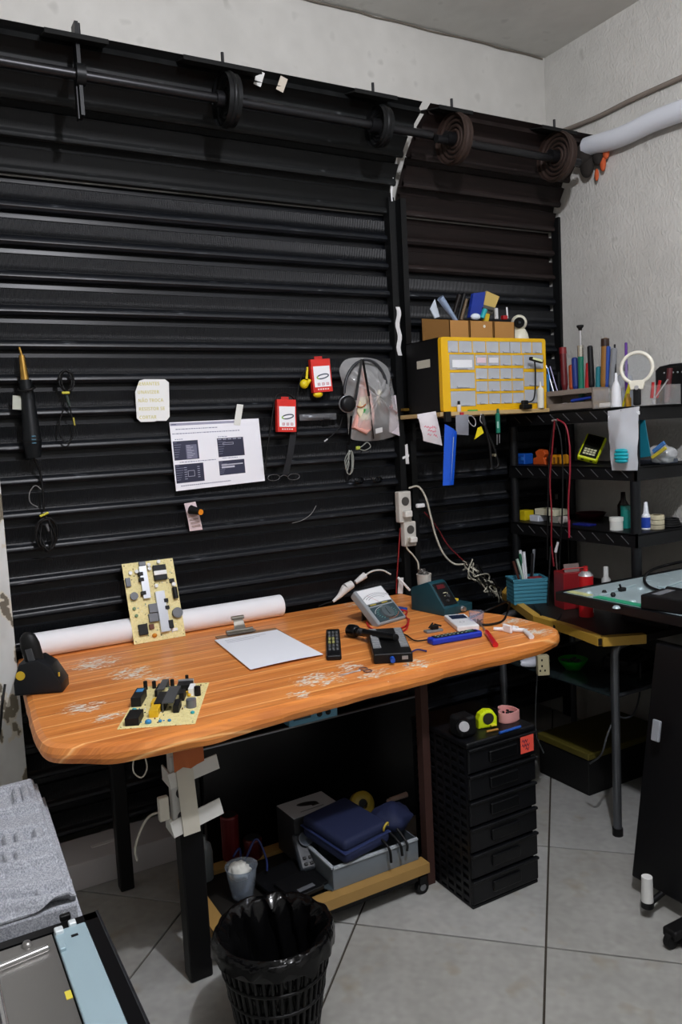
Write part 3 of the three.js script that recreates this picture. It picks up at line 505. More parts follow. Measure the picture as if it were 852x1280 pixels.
// ---- blue sleeved meter, white meter, cup, screwdriver, odds
{
  const a = D(537, 806), b = D(599, 795), L = a.distanceTo(b), c = mid(a, b), key = [];
  for (let i = 0; i < 9; i++) for (let j = 0; j < 2; j++) key.push(cyl(.0035, .0035, .003, [-L * .36 + i * L * .08, .0265, (j - .5) * .016], null, 8));
  many('handheld_meter', 'long handheld keypad device in a bright blue rubber sleeve', 'device', [['sleeve', rbox(L, .024, .046, .008, [0, .012, 0], null, 3), mat('#0b2fae', .45)], ['face', rbox(L * .84, .003, .032, .001, [0, .0245, 0]), mat('#15181c', .4)], ['key', mg(...key), mat('#8fa39c', .5)], ['display', box(L * .1, .002, .024, [L * .3, .0265, 0]), mat('#3a6a58', .3)]], { at: c, rot: [0, ang(a, b), 0] });
  const A = D(556, 776), B = D(581, 773), C = D(596, 787), E = D(573, 791), cc = A.clone().add(B).add(C).add(E).multiplyScalar(.25), w2 = A.distanceTo(B), l2 = A.distanceTo(E), Z2 = E.clone().sub(A).normalize();
  many('component_tester', 'small white handheld tester with a dark blue screen', 'device', [['body', rbox(w2, .022, l2, .006, [0, .011, 0], null, 3), mat('#dfe0e2', .45)], ['screen', box(w2 * .72, .002, l2 * .3, [0, .0222, -l2 * .24]), mat('#26324e', .2)], ['button', mg(cyl(.005, .005, .003, [0, .0225, l2 * .2], null, 12), cyl(.004, .004, .003, [-.014, .0225, l2 * .2], null, 12)), mat('#c4c6ca', .5)]], { at: cc, rot: [0, Math.atan2(Z2.x, Z2.z), 0] });
  const s = D(545, 791);
  many('test_clip', 'small black clip on a grey base beside the blue device', 'clip', [['base', rbox(.07, .010, .03, .003, [0, .005, 0]), mat('#77787a', .5)], ['clip_body', mg(rbox(.03, .018, .02, .004, [.004, .018, 0]), cyl(.003, .003, .03, [.02, .024, 0], [0, 0, 1.2]), cyl(.003, .003, .026, [-.01, .026, 0], [0, 0, -.8])), mat('#101010', .5)]], { at: [s.x, DESK_Y, s.z - .018], rot: [0, -.15, 0] });
  const q = D(600, 783);
  const bits = []; for (let k = 0; k < 26; k++) bits.push(box(rr(.004, .01), .004, rr(.003, .008), [rr(-.016, .016), .006 + rnd() * .018, rr(-.016, .016)], [rnd(), rnd() * 3, rnd()]));
  many('screw_cup', 'clear plastic cup holding small dark screws', 'cup', [
    ['cup', lathe([[0, 0], [.024, 0], [.030, .055], [.0285, .055], [.0228, .0015], [0, .0015]], null, null, 28), mat('#f4f4ff', .1, 0, { transmission: .92, thickness: 0, ior: 1.45 })],
    ['screws', mg(...bits), mat('#3b3834', .4, .6)]], { at: [q.x, DESK_Y, q.z - .02] }).children[1].userData.kind = 'stuff';
  const h0 = D(619, 806, DESK_Y + .009), h1 = D(608, 790, DESK_Y + .009), h2 = D(599, 778, DESK_Y + .006);
  many('screwdriver', 'red handled screwdriver lying beside the clear cup', 'screwdriver', [['handle', (() => { const g = rod(h0, h1, .0105, .009, 8); return g; })(), mat('#c4161a', .35)], ['collar', rod(h1, h1.clone().lerp(h2, .12), .008, .004), mat('#8e1013', .4)], ['blade', rod(h1, h2, .0025, .0022), mat('#b8b8b8', .3, .9)]]);
  const y = DESK_Y + .008;
  many('glue_nozzle', 'white plastic nozzle with fins lying at the bench end', 'nozzle', [['body', rod(D(617, 786, y), D(655, 788, y), .007, .009), mat('#e8e8ea', .5)], ['tip', rod(D(655, 788, y), D(664, 796, y), .008, .010), mat('#dcdcde', .5)], ['fin', (() => { const c = D(634, 786, y + .006); return mg(rbox(.012, .030, .045, .004, [c.x, y + .007, c.z]), rbox(.008, .02, .03, .003, [c.x + .03, y + .004, c.z + .01])); })(), mat('#eeeef0', .5)]]);
  const sc = D(447, 839, DESK_Y + .003);
  many('scissors', 'small steel scissors lying near the front edge of the bench', 'scissors', [['blade', rod([sc.x - .07, sc.y, sc.z - .005], [sc.x + .01, sc.y, sc.z], .001, .0025, 6), pb.slv], ['blade', rod([sc.x - .07, sc.y + .001, sc.z + .012], [sc.x + .01, sc.y + .001, sc.z - .004], .001, .0025, 6), pb.slv], ['handle', mg(tor(.013, .0022, [sc.x + .028, sc.y, sc.z - .012], [Math.PI / 2, 0, 0]), tor(.013, .0022, [sc.x + .028, sc.y, sc.z + .016], [Math.PI / 2, 0, 0])), mat('#7a5a50', .4)]]);
  many('device_cable', 'black and blue leads running between the black box and the blue device', 'cable', [['lead', tube([D(496, 792, y), D(505, 793, y), D(520, 801, y), D(532, 800, y), D(545, 797, y)], .003, 30), mat('#0d0d0e', .5)], ['lead', tube([D(514, 815, y), D(522, 812, y), D(533, 814, y - .003)], .003, 20), mat('#10206a', .5)]]);
  one('screw', 'tiny loose screw lying at the front of the bench', 'screw', (() => { const c = D(507, 833, DESK_Y); return mg(cyl(.002, .002, .014, [c.x, c.y + .003, c.z], [0, 0, 1.4], 8), cyl(.005, .005, .003, [c.x + .008, c.y + .004, c.z], [0, 0, 1.4], 10)); })(), pb.slv);
}

// ================================================================ things hung on the wide shutter
const blackP = mat('#0b0b0c', .5), yellowTie = mat('#c9c23a', .5), whiteP = mat('#e9e9ea', .6);
{ // heat gun
  const a = W(24, 434, -2.895), b = W(27, 444, -2.895), c = W(31, 475, -2.895), d = W(35, 500, -2.895), e = W(40, 552, -2.89), f = W(42, 572, -2.89);
  many('heat_gun', 'black hot air gun with brass nozzle hung on the shutter', 'heat gun', [
    ['nozzle', mg(rod(a, b, .004, .005), rod(b, c, .010, .015, 18)), mat('#b08a45', .3, .9), [], 'brass nozzle'],
    ['handle', mg(rod(c, d, .022, .024, 18), rod(d, e, .024, .034, 20), rod(e, f, .034, .026, 20)), mat('#0c0f12', .4)],
    ['guard_ring', tor(.03, .004, [c.x + .002, c.y - .03, c.z + .01], [Math.PI / 2 + .3, 0, .2]), blackP],
    ['control', mg(...[0, 1, 2].map(i => rbox(.016, .005, .008, .002, [e.x + .002, e.y - .006 + i * .012, e.z + .032]))), mat('#2f5f74', .4), [], 'blue-grey control buttons'],
    ['tag', box(.03, .05, .002, [W(22, 503, -2.88).x, W(22, 503, -2.88).y, -2.895], [0, 0, -.1]), mat('#b9bcae', .6), [], 'pale grey paper tag']]);
  const y0 = f;
  const z = -2.905; const pts = [f, W(50, 590, z), W(54, 620, z), W(55, 640, z)];
  const loop = []; for (let k = 0; k <= 44; k++) { const t = k / 44 * Math.PI * 2 * 4, g = W(58, 667, z); const rx = .028 + .012 * Math.sin(k * .7), ry = .060 + .008 * Math.sin(k * .45); loop.push(V(g.x + rx * Math.sin(t), g.y + ry * Math.cos(t), z + .005 * Math.sin(k * 1.3) + .003)); }
  many('coiled_cord', 'long black cord with yellow tie hanging below the heat gun', 'cable', [
    ['cord', tube(pts, .0045, 24), blackP], ['coil', tube(loop, .0042, 220), blackP],
    ['tie', rbox(.034, .008, .016, .003, W(55, 643, z + .006), [0, 0, .35]), yellowTie], ['grommet', rod(W(58, 655, z + .012), W(61, 664, z + .012), .006, .004), mat('#5a5a5c', .5)],
    ['wire_loop', tube([W(52, 612, z), W(44, 607, z), W(37, 616, z), W(38, 628, z), W(47, 634, z)], .0022, 30), mat('#6c6c6c', .5)]]);
}
{ // cord bundle
  const z = -2.905, loop = []; for (let k = 0; k <= 40; k++) { const t = k / 40 * Math.PI * 2 * 4, g = W(83, 476, z); loop.push(V(g.x + (.022 + .006 * Math.sin(k)) * Math.sin(t), g.y + .038 * Math.cos(t), z + .004 * Math.sin(k * 1.7))); }
  many('cable_bundle', 'short black cable bundle tied with a yellow twist on the shutter', 'cable', [
    ['coil', tube(loop, .0035, 180), blackP], ['tie', rbox(.028, .009, .014, .003, W(82, 491, z + .005)), yellowTie],
    ['plug', rod(W(83, 494, z + .006), W(87, 508, z + .006), .007, .005), mat('#26332e', .5)],
    ['cord', tube([W(87, 508, z), W(90, 522, z), W(93, 532, z), W(91, 545, z), W(84, 554, z), W(76, 546, z), W(74, 530, z), W(79, 512, z)], .003, 50), blackP],
    ['end_tie', rbox(.006, .03, .006, .002, W(92.5, 527, z + .006), [0, 0, .1]), mat('#a59a3a', .5)]]);
}
{ // handwritten note
  const note = canvasTex(512, 600, (x, w, h) => { x.fillStyle = '#e9eae8'; x.fillRect(0, 0, w, h); x.fillStyle = '#cfc888'; x.font = 'bold 66px sans-serif'; ['SEMANTES', 'UNAVIZER', 'NÃO TROCA', 'RESISTOR SE', 'CORTAR'].forEach((s, i) => x.fillText(s, 36, 86 + i * 118, 440)); });
  const o = [[169, 490], [174, 476], [180, 474], [206, 474], [211, 478], [212, 521], [208, 526], [196, 526], [193, 527], [176, 527.5], [171, 523]].map(([a, b]) => W(a, b, -2.92)), l = Math.min(...o.map(p => p.x)), r = Math.max(...o.map(p => p.x)), bt = Math.min(...o.map(p => p.y)), tp = Math.max(...o.map(p => p.y));
  const g = ext(o.map(p => [p.x, p.y]).reverse(), .0015), p = g.attributes.position, uv = g.attributes.uv; g.translate(0, 0, -2.922);
  for (let i = 0; i < p.count; i++) uv.setXY(i, (p.getX(i) - l) / (r - l), (p.getY(i) - bt) / (tp - bt));
  one('paper_note', 'white rounded card with faint yellow handwriting on the shutter', 'note', g, new THREE.MeshPhysicalMaterial({ color: 0xffffff, roughness: .7, map: note }));
}
{ // printed instruction sheet
  const sheetT = canvasTex(1024, 720, (x, w, h) => {
    x.fillStyle = '#f0f1f8'; x.fillRect(0, 0, w, h); x.fillStyle = '#9a9bb0'; x.fillRect(4, 12, 790, 26); x.fillStyle = '#5b5d78'; x.fillRect(20, 20, 50, 10); x.fillRect(760, 18, 34, 14);
    const line = (px, py, len, s) => { x.fillStyle = '#8386a0'; let q = px; while (q < px + len) { const l = 8 + ((q * 7 + py * 3) % 23); x.fillRect(q, py, Math.min(l, px + len - q), s); q += l + 6; } };
    line(60, 72, 470, 9); line(20, 118, 760, 9); line(40, 178, 90, 7); line(520, 178, 110, 7); line(70, 420, 400, 8); line(545, 415, 180, 8); line(60, 668, 560, 10);
    const shot = (X, Y, A, B, c) => { x.fillStyle = c; x.fillRect(X, Y, A, B); x.fillStyle = '#8a8ca0'; for (let i = 0; i < 7; i++) x.fillRect(X + 8, Y + 12 + i * B / 8, A * (.12 + ((i * 37) % 20) / 100), 4); };
    shot(16, 200, 272, 200, '#34364c'); x.fillStyle = '#6d6f86'; x.fillRect(150, 244, 120, 150); x.fillStyle = '#b9bacb'; for (let i = 0; i < 8; i++) x.fillRect(160, 252 + i * 18, 40 + (i * 29) % 50, 5);
    shot(506, 198, 306, 206, '#2b2d42'); x.fillStyle = '#a9abbd'; for (let i = 0; i < 5; i++) x.fillRect(514 + i * 58, 206, 44, 10); x.strokeStyle = '#b9bacb'; x.lineWidth = 4; x.strokeRect(570, 250, 120, 20);
    shot(14, 446, 310, 196, '#2d2f45'); x.strokeRect(150, 520, 70, 60); x.fillStyle = '#a9abbd'; for (let i = 0; i < 6; i++) { x.fillRect(110, 480 + i * 24, 30, 6); x.fillRect(255, 480 + i * 22, 26, 6); }
    shot(500, 446, 300, 158, '#33354c'); x.fillStyle = '#c3c4d2'; x.fillRect(530, 486, 250, 12); x.fillRect(530, 508, 150, 20);
  });
  const A = W(211.5, 528, -2.918), B = W(323, 523, -2.918), C = W(331, 601, -2.915), E = W(220, 614, -2.915);
  many('instruction_sheet', 'printed white sheet with four dark screenshots taped to the shutter', 'paper', [
    ['paper', quad(A, B, C, E, .0008, (u, v) => V(0, 0, .004 * Math.sin(u * 3.14) * Math.sin(v * 3.14)), 8, 8), new THREE.MeshPhysicalMaterial({ color: 0xffffff, roughness: .75, map: sheetT })],
    ['tape', quad(W(296, 505, -2.916), W(304, 506, -2.916), W(300, 532, -2.9145), W(292, 531, -2.9145), .001), mat('#dfe0da', .4)]]);
}
{ // slip with black peg
  many('receipt_slip', 'narrow pinkish paper slip with faded print on the shutter', 'paper', [['paper', quad(W(230, 629.5, -2.916), W(244, 627, -2.916), W(253, 662, -2.908), W(237, 664, -2.908), .0008, (u, v) => V(0, 0, .006 * Math.sin(v * 3.1)), 3, 6), mat('#dcc9cc', .75)], ['print', mg(...[0, 1, 2, 3].map(i => quad(W(235 + i * 1.5, 645 + i * 4, -2.902), W(246 + i * 1.5, 643 + i * 4, -2.902), W(246.5 + i * 1.5, 645 + i * 4, -2.902), W(235.5 + i * 1.5, 647 + i * 4, -2.902), .0005))), mat('#a8938f', .8)]]);
  const a = W(238, 637, -2.90), b = W(250, 640, -2.865);
  many('plastic_peg', 'black peg with an orange end pinning the paper slip', 'peg', [['shank', rod(a, b, .019, .013, 16), blackP], ['end_cap', rod(b, b.clone().add(V(.001, 0, .006)), .0125, .0115, 18), mat('#e58a12', .45), [], 'orange end cap']]);
}
// boxed cables: red and white packages
function pack(label, a, b, c, e, z) {
  const art = canvasTex(256, 420, (x, w, h) => {
    x.fillStyle = '#d8291f'; x.fillRect(0, 0, w, h); x.fillStyle = '#f3f3f7'; x.fillRect(22, 88, w - 36, 268);
    x.strokeStyle = '#3a4656'; x.lineWidth = 15; x.beginPath(); x.ellipse(140, 222, 78, 26, -.18, 0, 6.3); x.stroke(); x.strokeStyle = '#86b83a'; x.lineWidth = 13; x.beginPath(); x.ellipse(140, 222, 78, 26, -.18, 2.3, 3.8); x.stroke();
    x.strokeStyle = '#b4454e'; x.lineWidth = 6; for (let i = 0; i < 3; i++) { x.strokeRect(66 + i * 58, 306, 28, 26); x.fillStyle = '#c98a90'; x.fillRect(74 + i * 58, 314, 12, 10); }
    x.fillStyle = '#f2d6d2'; for (let i = 0; i < 5; i++) x.fillRect(58 + i * 32, 376, 22, 18);
  });
  const A = W(...a, z), B = W(...b, z), C = W(...c, z), E = W(...e, z), X = C.clone().sub(E).normalize(), Y0 = A.clone().sub(E), Z = X.clone().cross(Y0).normalize(), Y = Z.clone().cross(X), w = E.distanceTo(C), h = Y0.dot(Y);
  const t = many('cable_package', label, 'package', [
    ['carton', rbox(w, h, .022, .0015, [w / 2, h / 2, -.012], null, 1), mat('#d3261c', .45)],
    ['printed_front', box(w * .985, h * .985, .001, [w / 2, h / 2, -.0004]), new THREE.MeshPhysicalMaterial({ color: 0xffffff, roughness: .4, map: art })],
    ['hang_tab', mg(box(w * .4, h * .10, .002, [w * .5, h * 1.04, -.018])), mat('#c4221a', .5)]], { at: E, g: 'red cable packages on the shutter' });
  t.quaternion.setFromRotationMatrix(new THREE.Matrix4().makeBasis(X, Y, Z));
}
pack('upright red and white cable package above the hanging black strap', [346, 499], [370.5, 499.5], [370.5, 540], [347, 540], -2.885);
pack('tilted red and white cable package beside the yellow earphones', [385.5, 449.5], [411, 450], [416, 489], [392, 491], -2.885);
{
  const z = -2.90;
  many('earphones', 'bright yellow earphones hanging behind the tilted red package', 'earphones', [
    ['earbud', mg(sph(.020, W(380, 480, z), [1, 1, .8]), rod(W(383, 474, z), W(384, 459, z), .006, .005), rod(W(382, 482, z), W(387, 475, z), .009, .008)), mat('#e3c90e', .4)],
    ['earbud', mg(sph(.018, W(397, 493, z), [1.3, .8, .8])), mat('#e3c90e', .4)],
    ['wire', tube([W(384, 459, z), W(377, 470, z), W(372, 490, z), W(371, 520, z), W(371, 545, z)], .002, 40), blackP]]);
  many('hanging_strap', 'black fabric strap hanging behind the upright red package', 'strap', [
    ['strap', sheet((u, v) => { const p = W(348, 500, -2.912).lerp(W(362, 590, -2.912), v); return V(W(369, 540, z).x + (u - .5) * .03 - v * .055, W(369, 535, z).y - v * .20, -2.912 + .01 * Math.sin(v * 3)); }, 2, 10, .003), mat('#17191d', .8)],
    ['strap', tube([W(343, 500, z), W(346, 494, z), W(353, 491, z), W(364, 495, z), W(369, 502, z)], .004, 30), blackP],
    ['cord', tube([W(343, 500, z), W(339, 530, z), W(334, 562, z), W(331, 590, z)], .003, 30), blackP]]);
  many('wire_glasses', 'thin wire-framed glasses resting on a slat below the strap', 'glasses', [
    ['rim', tr(tube([...Array(14)].map((_, i) => V(.028 * Math.cos(i / 14 * 6.283), .013 * Math.sin(i / 14 * 6.283), 0)), .0014, 50, true), W(342, 597, -2.90)), mat('#77787a', .3, .8)],
    ['rim', tr(tube([...Array(14)].map((_, i) => V(.028 * Math.cos(i / 14 * 6.283), .013 * Math.sin(i / 14 * 6.283), 0)), .0014, 50, true), W(367, 596, -2.90)), mat('#77787a', .3, .8)],
    ['bridge', tube([W(350, 596, -2.90), W(354.5, 594, -2.90), W(359, 595.5, -2.90)], .0014, 10), mat('#77787a', .3, .8)]]);
  many('dark_glasses', 'dark glasses resting on a slat below the grey cable bundle', 'glasses', [
    ['lens', tr(sph(.026, null, [1, .62, .25]), W(449, 601, -2.90)), mat('#06070a', .08)], ['lens', tr(sph(.026, null, [1, .62, .25]), W(472, 600, -2.90)), mat('#06070a', .08)], ['bridge', tube([W(456, 599, -2.90), W(460.5, 597, -2.90), W(465, 599, -2.90)], .002, 10), blackP]]);
  many('jack_cable', 'dark cable with a small silver plug on the shutter', 'cable', [['cord', tube([W(428, 520, z), W(424, 534, z), W(415, 544, z), W(409, 549, z)], .003, 30), blackP], ['plug', rod(W(409, 549, z), W(405, 552, z), .004, .004), pb.slv]]);
  many('clear_blister', 'small flat clear blister pack below the tilted package', 'package', [['blister', sheet((u, v) => V(W(374 + u * 46, 520, -2.905).x, W(374, 526 - v * 8 + (1 - u) * 0, z).y, -2.905 + .012 * Math.sin(u * 3.1) * Math.sin(v * 3.1)), 8, 4, .002), mat('#8d8f94', .15, 0, { transmission: .6, thickness: 0 })], ['plug', rod(W(404, 523, z), W(412, 523, z), .007, .006), mat('#3b3b3d', .4)]]);
}
{ // clear bag with headset
  const z0 = -2.915, pts = [[431, 450], [452, 447], [472, 450], [486, 462], [490, 480], [497, 515], [499, 540], [480, 549], [450, 551], [437, 547], [434, 520], [428, 480], [424, 462]].map(([x, y]) => W(x, y, z0));
  const ctr = pts.reduce((a, p) => a.add(p), V(0, 0, 0)).multiplyScalar(1 / pts.length);
  const skin = (z1, depth) => { // pillow surface over the outline
    const n = pts.length, pos = [], idx = [], rings = 6; const cv = new THREE.CatmullRomCurve3(pts, true); const N = 48;
    for (let r = 0; r <= rings; r++) for (let i = 0; i < N; i++) { const p = cv.getPoint(i / N), k = r / rings, q = ctr.clone().lerp(p, k); q.z = z1 + depth * (1 - k * k) * (.75 + .5 * vn(i * .5 + 3, r * 1.1, 24)) + .026 * (vn(i * .8, r * 1.7, 24) - .5) * (k < 1 ? 1 : 0); pos.push(q.x, q.y, q.z); }
    for (let r = 0; r < rings; r++) for (let i = 0; i < N; i++) { const a = r * N + i, b = r * N + (i + 1) % N, c = a + N, d = b + N; idx.push(a, c, b, b, c, d); }
    const g = new THREE.BufferGeometry(); g.setAttribute('position', new THREE.Float32BufferAttribute(pos, 3)); g.setIndex(idx); g.computeVertexNormals(); g.setAttribute('uv', new THREE.Float32BufferAttribute(new Float32Array(pos.length / 3 * 2), 2)); return g;
  };
  one('clear_bag', 'crinkled clear plastic bag hung on the shutter around a toy', 'bag', skin(z0, .075), mat('#ffffff', .08, 0, { transmission: .72, thickness: 0, ior: 1.5 }));
  const z = -2.888;
  const sp = (pp, th, zz, m) => { const q = pp.map(([x, y]) => W(x, y, zz)); const g = ext(q.map(p => [p.x, p.y]).reverse(), th, th * .3); g.translate(0, 0, zz); return g; };
  many('plush_toy', 'pink and cream plush toy with a green flower inside the clear bag', 'toy', [
    ['body', sp([[451, 455], [456, 480], [462, 498], [465, 520], [463, 535], [455, 543], [444, 538], [438, 535], [442, 515], [446, 495], [449, 478]], .028, -2.905), mat('#e0a497', .8)],
    ['belly', sp([[448, 497], [458, 495], [463, 512], [462, 524], [450, 526], [445, 515]], .012, -2.880), mat('#e3d8b6', .8), [], 'cream belly'],
    ['ear', sph(.03, W(474, 497, -2.89), [.55, 1.2, .3]), mat('#e2d8b4', .8), [], 'cream ear'],
    ['snout_line', tube([W(446, 508, -2.864), W(452, 509, -2.864), W(459, 503, -2.864), W(461, 500, -2.864)], .003, 20), mat('#a8643c', .8)],
    ['flower', mg(...[0, 1, 2, 3, 4].map(i => sph(.006, W(457.5 + 2.4 * Math.cos(i * 1.257), 514 + 2.4 * Math.sin(i * 1.257), -2.866)))), mat('#1f9a3c', .6), [], 'small green flower']]);
  const hb = []; for (let i = 0; i <= 16; i++) { const a = Math.PI * (1 - i / 16); const p = W(457 + 27 * Math.cos(a), 492 - 42 * Math.sin(a), -2.87); hb.push(p); }
  many('headset', 'black and silver headset with padded cups hung over the clear bag', 'headset', [
    ['headband', tube(hb, .0065, 60), mat('#2b2d31', .4)],
    ['ear_cup', tr(lathe([[0, 0], [.03, 0], [.036, .008], [.036, .02], [.024, .03], [0, .03]], null, [Math.PI / 2, 0, 0], 24), W(433, 505, -2.85), [0, 0, 0]), mat('#101114', .4), [['ring', tor(.035, .004, W(434, 505, -2.846), [0, -.4, 0]), mat('#9da0a4', .3, .8)]]],
    ['ear_cup', tr(lathe([[0, 0], [.03, 0], [.034, .008], [.034, .02], [.022, .028], [0, .028]], null, [Math.PI / 2, 0, 0], 24), W(479, 500, -2.90)), mat('#101114', .4)]]);
  many('black_lanyard', 'black ribbon lanyard draped in a narrow loop over the bag', 'lanyard', [
    ['ribbon', bar(W(452, 449, -2.815), W(444, 500, -2.83), .003, .011), blackP], ['ribbon', bar(W(453, 449, -2.815), W(461, 495, -2.825), .003, .013), blackP], ['ribbon', bar(W(461, 495, -2.825), W(467, 548, -2.885), .003, .013), blackP], ['ribbon', bar(W(439, 520, -2.86), W(436, 556, -2.885), .003, .012), blackP]]);
  many('red_ribbon_bag', 'small white bag with a dark red ribbon beside the clear bag', 'bag', [
    ['bag', quad(W(488, 495, -2.90), W(494, 494, -2.90), W(499, 545, -2.898), W(486, 540, -2.898), .006), mat('#cfc6cc', .5)], ['ribbon', mg(bar(W(484, 488, -2.89), W(489, 512, -2.885), .003, .016), bar(W(489, 512, -2.885), W(496, 517, -2.885), .003, .012), bar(W(484, 488, -2.89), W(482, 514, -2.89), .003, .013)), mat('#7d0f1c', .5)]]);
  one('price_label', 'small white barcode label stuck on the clear bag', 'label', quad(W(469, 536, -2.852), W(477.5, 534, -2.852), W(478, 540, -2.856), W(469.5, 542, -2.856), .001), mat('#d8d8d8', .6));
  const lp = []; for (let k = 0; k <= 30; k++) { const t = k / 30 * 6.283 * 4, g = W(439, 578, -2.90); lp.push(V(g.x + .014 * Math.sin(t) - (k % 7) * .003, g.y + .055 * Math.cos(t), -2.90 + .004 * Math.sin(k))); }
  many('grey_cable', 'grey cable bundle with a yellow tie below the clear bag', 'cable', [['coil', tube(lp, .0024, 140), mat('#8b8f88', .5)], ['coil', tube([W(447, 560, -2.9), W(455, 563, -2.9), W(463, 558, -2.9), W(459, 553, -2.9), W(452, 558, -2.9), W(444, 562, -2.9)], .0024, 40), mat('#8b8f88', .5)], ['tie', rbox(.02, .016, .012, .004, W(447, 560, -2.895)), mat('#b5c04a', .5)], ['tail', tube([W(435, 590, -2.9), W(434, 600, -2.9)], .002, 8), blackP]]);
  one('hair_wire', 'thin pale wire curving across the shutter', 'wire', tube([W(365, 654, -2.912), W(378, 650, -2.912), W(389, 642, -2.912), W(395, 632, -2.912)], .0014, 24), mat('#8a8a88', .5));
}
{ // sockets on the column
  const box2 = (lab, x0, y0, x1, y1, z) => { const a = W(x0, y0, z), b = W(x1, y1, z), w = b.x - a.x, h = a.y - b.y, c = [(a.x + b.x) / 2, (a.y + b.y) / 2, z - .018]; many('wall_socket', lab, 'socket', [['housing', rbox(w, h, .036, .006, c), mat('#cfccc4', .5)], ['face', mg(cyl(w * .3, w * .3, .003, [c[0], c[1] + h * .18, z + .0005], [Math.PI / 2, 0, 0], 20)), mat('#4b4945', .5)], ['plug', rbox(w * .6, h * .22, .03, .006, [c[0], c[1] - h * .22, z + .014]), mat('#e3e1da', .5)]]); };
  box2('upper white wall socket block on the shutter column', 498, 615, 515, 652, -2.865);
  box2('lower white wall socket block with a plug on the shutter column', 505, 653, 521, 682, -2.865);
  many('tape_scrap', 'torn strips of white tape stuck to the column above the sockets', 'tape', [['strip', quad(W(506, 556, -2.902), W(509, 555, -2.902), W(511, 580, -2.902), W(507, 580, -2.902), .0015), whiteP], ['strip', quad(W(503, 571, -2.9015), W(511, 568, -2.9015), W(511, 571, -2.9015), W(503, 574, -2.9015), .0015), whiteP]]);
  const z = -2.86;
  one('white_mains_cable', 'white mains cable arcing from the sockets down to the tangle', 'cable', tube([W(511, 610, z), W(522, 608, z), W(531, 620, z), W(538, 645, z), W(545, 672, z), W(556, 695, z), W(568, 705, z), W(582, 706, -2.8), W(596, 714, -2.75)], .0048, 70), mat('#cfcbbb', .5));
  one('white_plug_cable', 'short white cable dropping from the lower socket to the cup', 'cable', tube([W(512, 672, z + .03), W(508, 684, z), W(516, 694, z), W(522, 703, z), W(523, 712, z)], .004, 30), mat('#cfcbbb', .5));
  one('inline_connector', 'small white cable connector beside the sockets', 'connector', rbox(.045, .02, .02, .006, W(525, 632, z - .02)), whiteP);
  one('red_cable', 'dark red cable slanting behind the soldering station', 'cable', tube([W(530, 640, -2.90), W(545, 658, -2.90), W(560, 682, -2.88), W(578, 700, -2.86), W(590, 712, -2.84)], .0035, 40), mat('#6d121a', .5));
  one('red_cable', 'red cable running down the column behind the multimeter', 'cable', tube([W(500, 660, -2.90), W(498, 690, -2.90), W(496, 720, -2.90), W(495, 742, -2.90)], .0035, 30), mat('#8a1a1a', .5));
  one('white_cable_stub', 'white cable stub lying behind the bench at the column', 'cable', mg(tube([W(497, 722, -2.88), W(503, 728, -2.86), W(512, 738, -2.85)], .006, 20)), whiteP);
  one('white_tape_patch', 'white tape patch at the foot of the column', 'tape', quad(W(498, 722, -2.899), W(504, 722, -2.899), W(503, 742, -2.899), W(497, 742, -2.899), .002), whiteP);
  const w0 = -2.90;
  many('torn_cable_wrap', 'cable wrapped in torn white tape rising from the bench', 'cable', [
    ['wrap', (() => { const c = [W(416, 752, w0), W(424, 745, w0), W(432, 735, w0), W(440, 730, w0)]; return mg(rod(c[0], c[1], .006, .011), rod(c[1], c[2], .011, .022), rod(c[2], c[3], .022, .018)); })(), mat('#dcdcda', .7)], ['wrap', rod(W(444, 728, w0), W(456, 719, w0), .010, .016), mat('#dcdcda', .7)], ['cord', tube([W(455, 720, w0), W(465, 714, w0), W(478, 713, w0), W(488, 718, w0)], .0045, 30), mat('#cfcfca', .5)], ['cord', tube([W(398, 758, w0), W(408, 754, w0), W(416, 752, w0)], .004, 16), blackP]]);
  // tangle of cables behind the soldering station
  for (const [lab, col, n, sd] of [['tangle of white cable strands behind the soldering station', '#b9b5a4', 7, 3], ['tangle of black cables behind the soldering station', '#131313', 8, 8]]) {
    const gs = []; for (let k = 0; k < n; k++) { const p = []; for (let i = 0; i < 7; i++) p.push(W(585 + i * 6.5 + rr(-7, 7), 708 + i * 6 + rr(-9, 9), -2.78 + rr(-.03, .04))); gs.push(['strand', tube(p, .003 + .001 * rnd(), 60), mat(col, .5)]); }
    many('cable_tangle', lab, 'cables', gs);
  }
}

